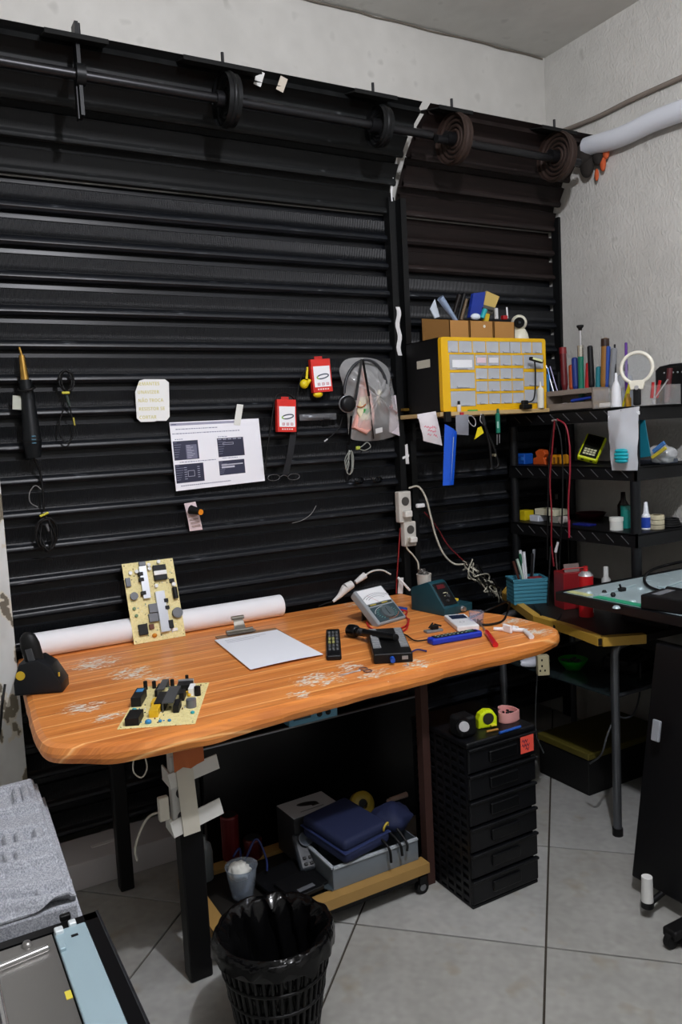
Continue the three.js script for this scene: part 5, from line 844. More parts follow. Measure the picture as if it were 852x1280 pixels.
// ---- second tier
{
  const P = (px, x = 2.64) => S(px, 580, x).z;
  many('blue_case', 'small bright blue plastic case on the second shelf tier', 'case', [['case', rbox(.06, .055, .105, .006, [2.66, T2 + .0275, P(648)]), mat('#1250ac', .4)], ['lid_line', box(.002, .004, .10, [2.629, T2 + .036, P(648)]), mat('#0a2f74', .5)], ['latch', rbox(.004, .018, .02, .002, [2.628, T2 + .03, P(655)]), mat('#2f77d0', .4)]]);
  many('orange_clamp', 'orange and brown plastic clamp beside the blue case', 'clamp', [['body', ext([[0, 0], [.085, 0], [.085, .03], [.06, .038], [.07, .062], [.045, .075], [.01, .07], [0, .05], [.012, .035]], .03, .004, [2.65, T2, P(672) + .04], [0, Math.PI / 2, 0]), mat('#c0501a', .5)], ['jaw', rbox(.03, .02, .04, .004, [2.665, T2 + .03, P(684)]), mat('#6a2f18', .5)]]);
  many('yellow_tool', 'yellow-orange handheld tool lying on the second tier', 'tool', [['body', rbox(.05, .048, .095, .01, [2.655, T2 + .024, P(695)]), mat('#d08a14', .45)], ['grip', mg(...[0, 1, 2].map(i => box(.003, .03, .010, [2.629, T2 + .022, P(695) - .025 + i * .024]))), mat('#7a4a14', .6)]]);
  // yellow tester leaning back
  const c = S(741, 566, 2.66);
  const keys = []; for (let i = 0; i < 4; i++) for (let j = 0; j < 3; j++) keys.push(['key', rbox(.012, .009, .003, .001, [-.021 + i * .014, .026 + j * .013, .0165], null, 1), mat('#cfcfa8', .5)]);
  many('cable_tester', 'bright yellow-green handheld tester leaning back on the second tier', 'tester', [['body', rbox(.092, .145, .03, .008, [0, .072, 0], null, 2), mat('#c8d411', .4)], ['face', rbox(.076, .13, .003, .001, [0, .074, .0145]), mat('#15170f', .4)], ['screen', box(.056, .04, .001, [0, .11, .0165]), mat('#0b0c0c', .2)], ...keys, ['port', mg(box(.012, .008, .006, [-.02, .0, .004]), box(.012, .008, .006, [.02, .0, .004])), blackP]], { at: [2.64, T2 + .022, P(733, 2.64)], rot: [-.7, -.75, -.38] });
  // clear zip bag with teal disc, hung on the top tier edge
  const z = x => x, B = (px, py, x = SX - .012) => S(px, py, x);
  many('zip_bag', 'white translucent zip bag hanging from the shelf edge', 'bag', [
    ['bag', quad(B(760, 514), B(799, 508), B(797, 588), B(765, 588), .002, (u, v) => V(-.022 * Math.sin(u * 3.14) * Math.sin(v * 3.14) - .007 * vn(u * 6, v * 8, 16), 0, 0), 12, 16), mat('#eef1f6', .25, 0, { transmission: .45, thickness: 0 })],
    ['zip_strip', quad(B(760, 520, SX - .017), B(799, 514, SX - .017), B(799, 518, SX - .017), B(760, 524, SX - .017), .002), mat('#e9ecf0', .4)],
    ['hang_slot', rbox(.003, .010, .03, .001, B(779, 514, SX - .018)), blackP]]);
  one('teal_ball', 'teal ribbed plastic ball at the bottom of the zip bag', 'ball', (() => { const c = B(776, 570, SX - .045); return mg(...[0, 1, 2, 3].map(i => { const g = sph(.038 - Math.abs(i - 1.5) * .004, [c.x, c.y + (i - 1.5) * .014, c.z], [.5, .3, 1]); return g; })); })(), mat('#1ba7b4', .35));
  one('teal_packet', 'narrow teal packet hanging behind the zip bag', 'packet', quad(S(798, 512, 2.62), S(804, 516, 2.62), S(813, 570, 2.62), S(797, 573, 2.62), .004), mat('#146a7c', .45));
  many('foil_bag', 'crumpled clear bag of yellow and blue parts on the second tier', 'bag', [['bag', (() => { const g = sph(.06, null, [.8, .62, 1], 20), p = g.attributes.position; for (let i = 0; i < p.count; i++) { const k = .8 + .45 * vn(p.getY(i) * 60 + 5, p.getZ(i) * 60 + 9, 16); p.setXYZ(i, p.getX(i) * k, p.getY(i) * k, p.getZ(i) * k); } g.computeVertexNormals(); g.translate(2.68, T2 + .05, P(824, 2.66)); return g; })(), mat('#c4c6c8', .25, 0, { transmission: .35, thickness: 0 })], ['part', bar([2.62, T2 + .035, P(815, 2.62)], [2.62, T2 + .075, P(832, 2.62)], .01, .012), mat('#b8a832', .5)], ['part', bar([2.622, T2 + .06, P(816, 2.62)], [2.622, T2 + .095, P(830, 2.62)], .008, .016), mat('#3f6ea8', .5)]]);
  one('grey_tray', 'flat grey tray at the end of the second tier', 'tray', rbox(.12, .02, .12, .005, [2.78, T2 + .010, -2.13]), mat('#3a4250', .4));
  // hanging red and black leads from the top tier
  const H = SX - .02;
  many('test_leads', 'long red and black test leads hanging from the shelf edge', 'cable', [
    ['red_lead', tube([S(693, 525, H), S(690, 560, H), S(687, 600, H), S(689, 640, H), S(689, 680, H), S(692, 708, H)], .0042, 60), mat('#7a1420', .45)],
    ['red_lead', tube([S(696, 524, H), S(706, 531, H), S(711, 552, H), S(712, 590, H), S(710, 630, H), S(711, 668, H)], .0042, 60), mat('#8a1c2c', .45)],
    ['black_lead', tube([S(694, 526, H), S(700, 545, H), S(703, 590, H), S(702, 650, H), S(699, 700, H), S(700, 760, H - .01)], .004, 60), blackP],
    ['black_lead', tube([S(692, 528, H), S(687, 560, H), S(685, 610, H), S(684, 660, H), S(684, 700, H)], .004, 60), blackP],
    ['probe', rod(S(711, 650, H), S(711, 672, H), .006, .004), mat('#a3203a', .4)], ['hook', rod(S(690, 526, H + .002), S(697, 525, H + .002), .005, .005), pb.slv]]);
}
// ---- third tier
{
  const P = (px, x = 2.64) => S(px, 655, x).z;
  one('yellow_box', 'small yellow box on the third tier', 'box', rbox(.06, .048, .058, .003, [2.66, T3 + .024, P(653)]), mat('#d6bf12', .5));
  many('white_box_stack', 'flat pale cardboard box lying on a white one', 'box', [['lid', rbox(.08, .03, .14, .002, [2.68, T3 + .048, P(681)]), mat('#cfcdb4', .6)], ['base', rbox(.07, .03, .06, .002, [2.665, T3 + .0155, P(669)]), mat('#c9cdd6', .6)], ['base', rbox(.07, .03, .06, .002, [2.675, T3 + .0155, P(692)]), mat('#8f8f86', .6)]]);
  one('white_spool', 'small whitish roll beside the pale box on the third tier', 'roll', cyl(.018, .018, .03, [2.64, T3 + .02, P(704)], [0, 0, Math.PI / 2]), mat('#c9c0bc', .6));
  one('blue_strip', 'flat dark blue strip lying on the third tier', 'strip', rbox(.05, .008, .10, .002, [2.66, T3 + .004, P(726)]), mat('#141e74', .5));
  many('white_jar', 'small white screw-top jar on the third tier', 'jar', [['body', cyl(.028, .028, .04, [2.62, T3 + .02, P(770, 2.62)]), mat('#d5d7d2', .45)], ['lid', cyl(.030, .030, .016, [2.62, T3 + .048, P(770, 2.62)], null, 28), mat('#e3e5e0', .45)]]);
  many('teal_bottle', 'teal green bottle with a flat cap behind the white jar', 'bottle', [['body', cyl(.022, .022, .08, [2.70, T3 + .04, P(782, 2.70)]), mat('#0f7d74', .4)], ['cap', cyl(.023, .023, .018, [2.70, T3 + .09, P(782, 2.70)]), mat('#0c6a62', .4)]]);
  one('dark_bottle', 'tall dark brown bottle with a narrow neck on the third tier', 'bottle', lathe([[0, 0], [.025, 0], [.026, .09], [.012, .115], [.010, .15], [0, .15]], [2.78, T3, P(779, 2.78)]), mat('#1a0d0b', .25));
  many('label_bottle', 'white squeeze bottle with blue label by the shelf post', 'bottle', [['body', lathe([[0, 0], [.018, 0], [.019, .003], [.019, .06], [.014, .068], [.012, .072], [.007, .12], [0, .121]], [2.70, T3, P(806, 2.70) + .004]), mat('#dfe3e8', .4)], ['label', cyl(.0195, .0195, .045, [2.70, T3 + .032, P(806, 2.70) + .004], null, 24, true), mat('#123a9c', .4)]]);
  const rz = P(820, 2.74);
  many('tape_rolls', 'stack of pale tape rolls at the end of the third tier', 'tape', [0, 1, 2].map(i => ['roll', lathe([[.018, 0], [.032, 0], [.033, .003], [.033, .018], [.032, .02], [.018, .02]], [2.74, T3 + i * .021, rz], null, 28), mat(['#a79f86', '#b5ad92', '#c2b99a'][i], .5)]));
  one('dark_red_dish', 'dark red bowl at the back of the third tier', 'bowl', lathe([[0, 0], [.05, 0], [.075, .035], [.072, .036], [.048, .004], [0, .004]], [2.84, T3, P(738, 2.84)]), mat('#3a0c12', .4));
  one('black_cable_coil', 'black cable coil at the end of the third tier', 'cable', mg(...[0, 1, 2, 3].map(i => tor(.045 - i * .003, .005, [2.84, T3 + .006 + i * .009, -2.12], [Math.PI / 2, 0, 0]))), blackP);
}
// ---- things on the corner table
{
  const Y = TAB;
  const c = at(659, 756, 'y', Y);
  // blue basket
  const bl = mat('#3f8398', .5), A = at(636, 752, 'y', Y), Bp = at(684, 757, 'y', Y);
  const ry = ang(at(648, 754, 'y', Y), at(683, 757, 'y', Y)), w = .155, d = .11, h = .112, parts = [];
  const panel = (n, g) => parts.push([n, g, bl]);
  for (let j = 0; j < 7; j++) panel('slat', mg(box(w, .013, .003, [0, .008 + j * .0165, d / 2]), box(w, .013, .003, [0, .008 + j * .0165, -d / 2]), box(.003, .013, d, [-w / 2, .008 + j * .0165, 0]), box(.003, .013, d, [w / 2, .008 + j * .0165, 0])));
  panel('inner_wall', mg(box(w - .006, h - .004, .0015, [0, h / 2, d / 2 - .004]), box(w - .006, h - .004, .0015, [0, h / 2, -d / 2 + .004]), box(.0015, h - .004, d - .006, [-w / 2 + .004, h / 2, 0]), box(.0015, h - .004, d - .006, [w / 2 - .004, h / 2, 0])));
  panel('base', box(w, .003, d, [0, .0015, 0])); panel('rim', mg(box(w + .01, .006, .008, [0, h, d / 2]), box(w + .01, .006, .008, [0, h, -d / 2]), box(.008, .006, d, [-w / 2, h, 0]), box(.008, .006, d, [w / 2, h, 0])));
  panel('divider', box(.003, h * .85, d - .01, [-w * .12, h * .45, 0]));
  const bc = V(c.x + .045, Y, c.z - .05);
  many('blue_basket', 'light blue plastic basket with pens on the corner table', 'basket', parts, { at: bc, rot: [0, -.42, 0] });
  const lp = (x, y, z) => V(x, y, z).applyAxisAngle(V(0, 1, 0), -.42).add(bc);
  many('card_pack', 'red and white carton standing in the blue basket', 'carton', [['carton', (() => { const g = rbox(.06, .075, .03, .002, [.03, .075, .022]); return g; })(), mat('#7a1a22', .5)], ['panel', box(.05, .035, .001, [.034, .085, .0375]), mat('#cfc6c6', .5)]], { at: bc.clone().add(V(0, .004, 0)), rot: [0, -.42, 0] });
  const pens = [['silver pen leaning in the blue basket', '#c9ccd0', .00, .03, -.02, .215, -.02], ['green capped pen leaning in the blue basket', '#1d5a40', .01, .0, -.025, .20, -.01], ['white marker leaning in the blue basket', '#dfe2e6', .015, -.01, .0, .205, -.03], ['black pen leaning in the blue basket', '#141416', .02, .01, .03, .20, .0], ['dark brush leaning in the blue basket', '#4a2a22', -.01, .02, -.06, .17, .0], ['grey handled pick leaning in the blue basket', '#71757a', .03, -.02, .045, .215, -.02], ['pale green pen leaning in the blue basket', '#a9c2b4', .005, .03, -.045, .18, .01]];
  for (const [l, col, x0, z0, x1, y1, z1] of pens) many('pen', l, 'pen', [['barrel', rod(lp(x0, .012, z0 - .02), lp(x1, y1 + .02, z1), .005, .007, 8), mat(col, .35)]], { g: 'pens in the blue basket' });
  // red tool boxes and spray can
  const r0 = at(706, 762, 'y', Y);
  many('red_box', 'dark red plastic box with a grey flap behind the spray can', 'box', [['box', rbox(.12, .16, .09, .004, [r0.x + .06, Y + .08, r0.z - .02], [0, -.3, 0]), mat('#7d1017', .45)], ['flap', box(.07, .06, .004, [r0.x + .045, Y + .165, r0.z + .0], [-.3, -.3, 0]), mat('#6a5a56', .6)]]);
  const s0 = at(733, 772, 'y', Y);
  const lab = canvasTex(256, 512, (x, w0, h0) => { x.fillStyle = '#b3141b'; x.fillRect(0, 0, w0, h0); x.fillStyle = '#e4e0de'; x.fillRect(60, 120, 130, 130); x.fillRect(60, 330, 130, 130); x.fillStyle = '#44464a'; for (let i = 0; i < 6; i++) { x.fillRect(70, 134 + i * 18, 100 - (i * 23) % 40, 6); x.fillRect(70, 344 + i * 18, 108 - (i * 31) % 50, 6); } x.fillStyle = '#2a2d44'; x.fillRect(70, 260, 110, 40); });
  many('spray_can', 'red and white spray can standing on the corner table', 'spray can', [['can', cyl(.030, .030, .17, [s0.x + .02, Y + .085, s0.z - .02], [0, -1.2, 0], 28), new THREE.MeshPhysicalMaterial({ color: 0xffffff, roughness: .35, map: lab })], ['shoulder', lathe([[.030, 0], [.030, .004], [.016, .018], [.010, .02], [0, .02]], [s0.x + .02, Y + .17, s0.z - .02]), pb.slv], ['nozzle', mg(cyl(.009, .010, .02, [s0.x + .02, Y + .20, s0.z - .02]), rod([s0.x + .02, Y + .205, s0.z - .02], [s0.x - .06, Y + .20, s0.z - .07], .0022)), mat('#a8161a', .4)]]);
  const w1 = at(757, 722, 'x', 2.62); one('white_bottle', 'slim white bottle behind the television panel', 'bottle', lathe([[0, 0], [.02, 0], [.02, .10], [.011, .11], [.011, .155], [0, .156]], [2.62, Y, w1.z]), mat('#cfd2d0', .45));
  many('black_brushes', 'long black rods leaning beside the red box', 'rod', [['rod', rod(at(684, 757, 'y', Y + .002).setX(2.36), S(688, 683, 2.40), .004, .004), blackP], ['rod', rod([2.385, Y + .003, -2.33], S(694, 690, 2.42), .003, .004), mat('#2a1a16', .5)], ['tip', rod(S(694, 690, 2.42), S(697, 678, 2.42), .007, .005), mat('#cfd0d2', .5)]]);
  // leads dropping over the table edge
  many('black_strap', 'black cable hanging over the yellow table edge', 'cable', [['lead', tube([V(2.30, Y + .01, -2.40), at(676, 772, 'x', 2.19), at(674, 800, 'x', 2.18), at(672, 822, 'x', 2.19)], .004, 30), blackP], ['lead', tube([V(2.26, Y + .01, -2.2), at(692, 785, 'x', 2.15), at(690, 806, 'x', 2.15)], .005, 20), blackP]]);
}
// ---- television panel lying face down on the corner table
{
  const Y = .955, x0 = 2.078, x1 = 2.96, z0 = -2.03, z1 = -1.15;
  const back = tex(256, 256, (u, v) => { const a = fbm(u, v, 8, 3), b = vn(u * 40, v * 40, 40); const k = (a - .5) * 24 + (b > .9 ? 30 : 0); return [168 + k, 186 + k, 190 + k]; });
  const bm = new THREE.MeshPhysicalMaterial({ color: 0xffffff, roughness: .35, metalness: .2, map: back });
  const emb = []; for (const [x, z, w, d] of [[2.25, -1.9, .25, .03], [2.55, -1.85, .3, .03], [2.35, -1.55, .3, .025], [2.75, -1.6, .2, .03], [2.3, -1.3, .2, .03]]) emb.push(['embossed_bar', rbox(w, .008, d, .003, [x, Y + .004, z], [0, .2, 0]), bm]);
  const spots = [[755, 743], [766, 746]];
  many('television_panel', 'opened flat television panel lying face down on the corner table', 'television', [
    ['frame', mg(box(x1 - x0, .03, .022, [(x0 + x1) / 2, Y - .015, z0]), box(.022, .03, z1 - z0, [x0, Y - .015, (z0 + z1) / 2]), box(x1 - x0, .03, .022, [(x0 + x1) / 2, Y - .015, z1]), box(.022, .03, z1 - z0, [x1, Y - .015, (z0 + z1) / 2]), box(x1 - x0, .006, z1 - z0, [(x0 + x1) / 2, Y - .027, (z0 + z1) / 2])), mat('#0d0e10', .4)],
    ['back_plate', box(x1 - x0 - .03, .012, z1 - z0 - .03, [(x0 + x1) / 2, Y - .006, (z0 + z1) / 2]), bm], ...emb,
    ['driver_strip', box(.035, .003, .30, [x0 + .035, Y + .002, -1.72]), mat('#2c9a72', .4), [], 'thin green circuit strip'],
    ['flex_strip', box(.03, .003, .10, [x0 + .035, Y + .002, -1.95]), mat('#c2c48a', .5), [], 'pale yellow flexible strip'],
    ...spots.map(([a, b]) => { const p = at(a, b, 'y', Y); return ['clip', mg(cyl(.010, .006, .008, [p.x, Y + .004, p.z]), cyl(.006, .010, .008, [p.x, Y + .012, p.z])), blackP]; }),
    ...[[735, 741], [775, 733], [790, 752], [800, 736], [770, 760]].map(([a, b]) => { const p = at(a, b, 'y', Y); return ['screw_boss', lathe([[0, .008], [.008, .008], [.012, .004], [.014, 0]], [p.x, Y, p.z]), bm]; })]);
  const k = at(777, 739, 'y', Y); many('toggle_switch', 'small black toggle switch lying on the television panel', 'switch', [['body', rbox(.03, .014, .02, .004, [k.x, Y + .007, k.z]), blackP], ['pin', cyl(.004, .004, .02, [k.x - .008, Y + .018, k.z], [0, 0, .4]), blackP]]);
  const a = at(812, 762, 'y', Y), a2 = at(862, 752, 'y', Y);
  many('power_brick', 'black power adapter with a grey stripe on the television panel', 'adapter', [['body', rbox(.14, .05, .20, .006, [a.x + .07, Y + .025, a.z + .06], [0, .15, 0]), mat('#0b0b0d', .4)], ['stripe', box(.10, .001, .03, [a.x + .07, Y + .0505, a.z + .0], [0, .15, 0]), mat('#6a6d72', .4)]]);
  one('adapter_cable', 'black cable curling over the television panel', 'cable', tube([at(852, 702, 'y', Y + .03), at(830, 707, 'y', Y + .01), at(812, 714, 'y', Y + .008), at(805, 724, 'y', Y + .008), at(812, 734, 'y', Y + .008), at(835, 741, 'y', Y + .008), at(862, 746, 'y', Y + .01)], .006, 50), blackP);
  one('round_adapter', 'black barrel-shaped plug lying behind the power adapter', 'plug', rod(at(834, 738, 'y', Y + .016), at(862, 743, 'y', Y + .016), .016, .016, 16), blackP);
  one('panel_block', 'black foam block under the television panel', 'block', box(.55, Y - .03 - TAB, .22, [2.68, (Y - .03 + TAB) / 2, -1.90]), mat('#0a0a0b', .7));
  one('crate_stack', 'dark crate standing on the floor under the television panel', 'crate', mg(rbox(.5, .925, .4, .01, [2.7, .4625, -1.45])), mat('#0c0c0e', .6));
}
// ---- below the corner table
{
  const g = at(716, 836, 'y', .555);
  many('green_bowl', 'bright green bowl of small parts on the lower glass shelf', 'bowl', [['bowl', lathe([[0, 0], [.03, 0], [.055, .03], [.062, .045], [.060, .046], [.052, .032], [.028, .004], [0, .004]], [g.x, .554, g.z]), mat('#0d8a14', .4)], ['parts', mg(...[...Array(12)].map(() => rbox(.016, .008, .012, .002, [g.x + rr(-.03, .03), .59 + rr(0, .008), g.z + rr(-.03, .03)], [rnd(), rnd() * 3, 0]))), mat('#3c3f44', .5)]]);
  const o = at(690, 823, 'y', .60);
  many('beige_socket', 'beige outlet module standing on the lower glass shelf', 'socket', [['body', rbox(.05, .085, .03, .004, [2.19, .598, -2.24], [0, -.45, 0]), mat('#c2b995', .5)], ['hole', mg(...[[-.008, .025], [-.008, 0], [-.016, -.02], [.004, -.02]].map(([a, b]) => { const g2 = box(.006, .008, .003, [a, b, .0155]); g2.rotateY(-.45); g2.translate(2.19, .598, -2.24); return g2; })), blackP]]);
  const wp = at(665, 820, 'y', .56);
  one('white_packet', 'crumpled white plastic packet under the bench end', 'packet', (() => { const g2 = sph(.05, null, [1.5, .35, .8], 18), p = g2.attributes.position; for (let i = 0; i < p.count; i++) { const k = .8 + .5 * vn(p.getX(i) * 70, p.getZ(i) * 70 + p.getY(i) * 40, 16); p.setXYZ(i, p.getX(i) * k, p.getY(i) * k, p.getZ(i) * k); } g2.computeVertexNormals(); g2.translate(2.26, .575, -2.36); return g2; })(), mat('#c4c8d2', .4));
  many('black_device', 'low black device lying on the lower glass shelf', 'device', [['body', rbox(.22, .06, .16, .02, [2.55, .584, -2.10], [0, .3, 0]), mat('#0b0b0c', .5)], ['flap', rbox(.18, .03, .10, .01, [2.50, .62, -2.08], [.2, .3, .1]), mat('#121213', .5)]]);
  one('dangling_cable', 'grey cable looping around the tube table leg', 'cable', tube([V(2.50, .60, -2.0), V(2.42, .50, -1.94), V(2.36, .44, -1.92), V(2.30, .44, -1.91), V(2.24, .46, -1.90), V(2.19, .40, -1.90), V(2.17, .33, -1.91), V(2.2, .25, -2.0)], .004, 60), mat('#3b3d40', .5));
  one('hanging_wire', 'thin grey wire hanging below the corner table', 'wire', tube([V(2.215, .55, -2.3), V(2.20, .40, -2.3), V(2.19, .28, -2.29), V(2.21, .20, -2.27)], .003, 40), mat('#55585c', .5));
  many('yellow_crate', 'dark yellow and black crate on the floor under the corner table', 'crate', [['body', rbox(.5, .16, .30, .006, [2.62, .08, -2.32]), mat('#101010', .6)], ['lid', rbox(.51, .03, .31, .005, [2.62, .175, -2.32]), mat('#524a12', .6), [], 'dark yellow lid']]);
  // black leaning panel at the right edge of the picture
  many('leaning_panel', 'tall black flat panel on feet standing by the corner table', 'panel', [
    ['panel', (() => { const g2 = rbox(.05, .80, .80, .008, [0, .40, 0]); g2.rotateZ(-.17); g2.translate(1.975, .055, -1.19); return g2; })(), mat('#08080a', .45)],
    ['handle', (() => { const g2 = rbox(.012, .07, .03, .004); g2.rotateZ(-.17); g2.translate(2.0, .58, -1.52); return g2; })(), mat('#8c9096', .4)],
    ['roller', cyl(.017, .019, .085, [1.885, .095, -1.47]), mat('#d9d9d6', .5), [], 'white cylindrical roller'],
    ['axle', mg(rod([1.885, .04, -1.47], [1.97, .06, -1.47], .010), cyl(.02, .02, .02, [1.885, .045, -1.47])), blackP],
    ['foot', rbox(.24, .03, .05, .008, [1.93, .045, -1.33]), blackP], ['foot', rbox(.24, .03, .05, .008, [1.93, .045, -.95]), blackP],
    ['caster', mg(cyl(.024, .024, .02, [1.82, .024, -1.33], [Math.PI / 2, 0, 0]), cyl(.024, .024, .02, [1.86, .024, -1.31], [Math.PI / 2, 0, 0])), blackP], ['caster', cyl(.024, .024, .02, [2.03, .024, -1.33], [Math.PI / 2, 0, 0]), blackP], ['caster', cyl(.024, .024, .02, [1.83, .024, -.95], [Math.PI / 2, 0, 0]), blackP]]);
}

// ================================================================ below the bench
{ // drawer tower
  const x0 = 1.447, x1 = 1.738, zf = -1.812, zb = -2.13, H = .575, w = x1 - x0, d = zf - zb, cx = (x0 + x1) / 2, cz = (zf + zb) / 2, blk = mat('#0c0d10', .38), n = 6, dh = (H - .03) / n;
  const parts = [['top', rbox(w + .008, .022, d + .008, .008, [cx, H - .011, cz]), blk], ['base', rbox(w, .012, d, .004, [cx, .006, cz]), blk], ['back', box(w, H - .03, .004, [cx, H / 2, zb + .002]), blk], ['side', box(.004, H - .03, d - .02, [x1 - .012, H / 2, cz]), blk]];
  for (let i = 0; i < n; i++) {
    const y0 = .012 + i * dh, sub = [];
    sub.push(['handle', rbox(w * .42, dh * .42, .012, .005, [cx, y0 + dh * .50, zf + .006]), mat('#08090b', .3)]);
    sub.push(['lip', rbox(w, .010, .014, .004, [cx, y0 + dh - .008, zf + .004]), blk]);
    parts.push(['drawer', mg(rbox(w, dh - .006, .012, .006, [cx, y0 + dh / 2, zf - .002], null, 2), box(w - .03, .004, d - .03, [cx, y0 + .008, cz])), blk, sub]);
    // perforated side: lattice strips
    for (let r = 0; r < 3; r++) parts.push(['side_strip', box(.005, dh * .16, d - .012, [x0 + .0035, y0 + dh * (.16 + r * .33), cz]), mat('#131418', .4)]);
  }
  for (let k = 0; k < 8; k++) parts.push(['side_rib', box(.006, H - .03, .012, [x0 + .003, H / 2 - .004, zb + .012 + k * (d - .024) / 7]), mat('#0e0f12', .4)]);
  parts.push(['inner_panel', box(.003, H - .03, d - .02, [x0 + .010, H / 2, cz]), mat('#050506', .7)]);
  const note = canvasTex(128, 128, (x) => { x.fillStyle = '#e0503f'; x.fillRect(0, 0, 128, 128); x.strokeStyle = '#5a1430'; x.lineWidth = 7; for (const [a, b, n2] of [[14, 38, 6], [10, 72, 8], [48, 102, 4]]) { x.beginPath(); x.moveTo(a, b); for (let i = 1; i < n2; i++) x.lineTo(a + i * 11, b + (i % 2 ? -12 : 8)); x.stroke(); } });
  const a = at(661, 928, 'z', zf + .010);
  parts.push(['sticky_note', box(.058, .058, .0015, [a.x - .012, a.y - .002, zf + .0125]), new THREE.MeshPhysicalMaterial({ color: 0xffffff, roughness: .6, map: note }), [], 'orange sticky note with dark handwriting']);
  many('drawer_tower', 'tall black plastic drawer tower with lattice sides and orange note', 'drawers', parts);
  const Y = H + .001, P = (px, py) => at(px, py, 'y', Y);
  const t = P(610, 908);
  many('tape_measure', 'bright yellow-green tape measure on the drawer tower', 'tape measure', [['case', ext([[0, 0], [.07, 0], [.07, .035], [.055, .058], [.03, .062], [.008, .05], [0, .03]], .034, .006, [t.x - .035, Y, t.z - .03], [0, -.25, 0]), mat('#c9dc10', .4)], ['face', (() => { const g = cyl(.02, .02, .002, [.036, .033, .0345], [Math.PI / 2, 0, 0]); g.rotateY(-.25); g.translate(t.x - .035, Y, t.z - .03); return g; })(), mat('#20221a', .4)], ['blade', box(.02, .003, .03, [t.x + .005, Y + .01, t.z + .012]), mat('#d8c93a', .4)]]);
  const h = P(641, 902), hs = new THREE.Shape(); hs.moveTo(0, -.042); hs.bezierCurveTo(-.03, -.03, -.05, -.008, -.044, .016); hs.bezierCurveTo(-.038, .036, -.01, .036, 0, .018); hs.bezierCurveTo(.01, .036, .038, .036, .044, .016); hs.bezierCurveTo(.05, -.008, .03, -.03, 0, -.042);
  const hole = new THREE.Path(hs.getPoints(10).map(p => new THREE.Vector2(p.x * .9, p.y * .88)).reverse()); const base = hs.clone(); hs.holes.push(hole);
  const up = g => { g.rotateX(-Math.PI / 2); g.rotateY(.9); g.translate(h.x, Y, h.z - .03); return g; };
  many('heart_dish', 'pink heart-shaped dish with small black parts on the drawer tower', 'dish', [['wall', up(new THREE.ExtrudeGeometry(hs, { depth: .035, bevelEnabled: false, curveSegments: 10 })), mat('#d79a96', .5)], ['floor_plate', up(new THREE.ExtrudeGeometry(base, { depth: .003, bevelEnabled: false, curveSegments: 10 })), mat('#c98a86', .5)], ['screws', mg(...[...Array(9)].map(() => rbox(.009, .006, .006, .001, [h.x + rr(-.016, .016), Y + .022 + rr(0, .008), h.z - .03 + rr(-.012, .012)], [rnd(), rnd() * 3, 0]))), mat('#151515', .5)]]);
  const k = P(590, 925);
  many('black_camera', 'black round-lensed gadget with a white disc on the drawer tower', 'gadget', [['body', rbox(.07, .07, .07, .014, [k.x + .006, Y + .035, k.z - .055]), mat('#0e0f11', .45)], ['disc', (() => { const g = cyl(.017, .017, .006, null, [Math.PI / 2, 0, 0], 22); g.rotateY(-.6); g.translate(k.x - .022, Y + .047, k.z - .012); return g; })(), mat('#b9b9bc', .4)], ['barrel', (() => { const g = cyl(.024, .026, .03, null, [Math.PI / 2, 0, 0], 22); g.rotateY(-.6); g.translate(k.x - .013, Y + .045, k.z - .028); return g; })(), mat('#0a0a0c', .4)]]);
  many('blue_pen', 'blue pen lying on the drawer tower', 'pen', [['barrel', rod([P(624, 918).x, Y + .005, P(624, 918).z], [P(650, 910).x, Y + .005, P(650, 910).z], .005, .005, 8), mat('#1a4da0', .4)]]);
  many('yellow_pencil', 'short yellow-brown pencil stub on the drawer tower', 'pencil', [['stub', rod([P(608, 916).x, Y + .004, P(608, 916).z], [P(622, 913).x, Y + .004, P(622, 913).z], .004, .004, 6), mat('#a8742a', .6)]]);
}
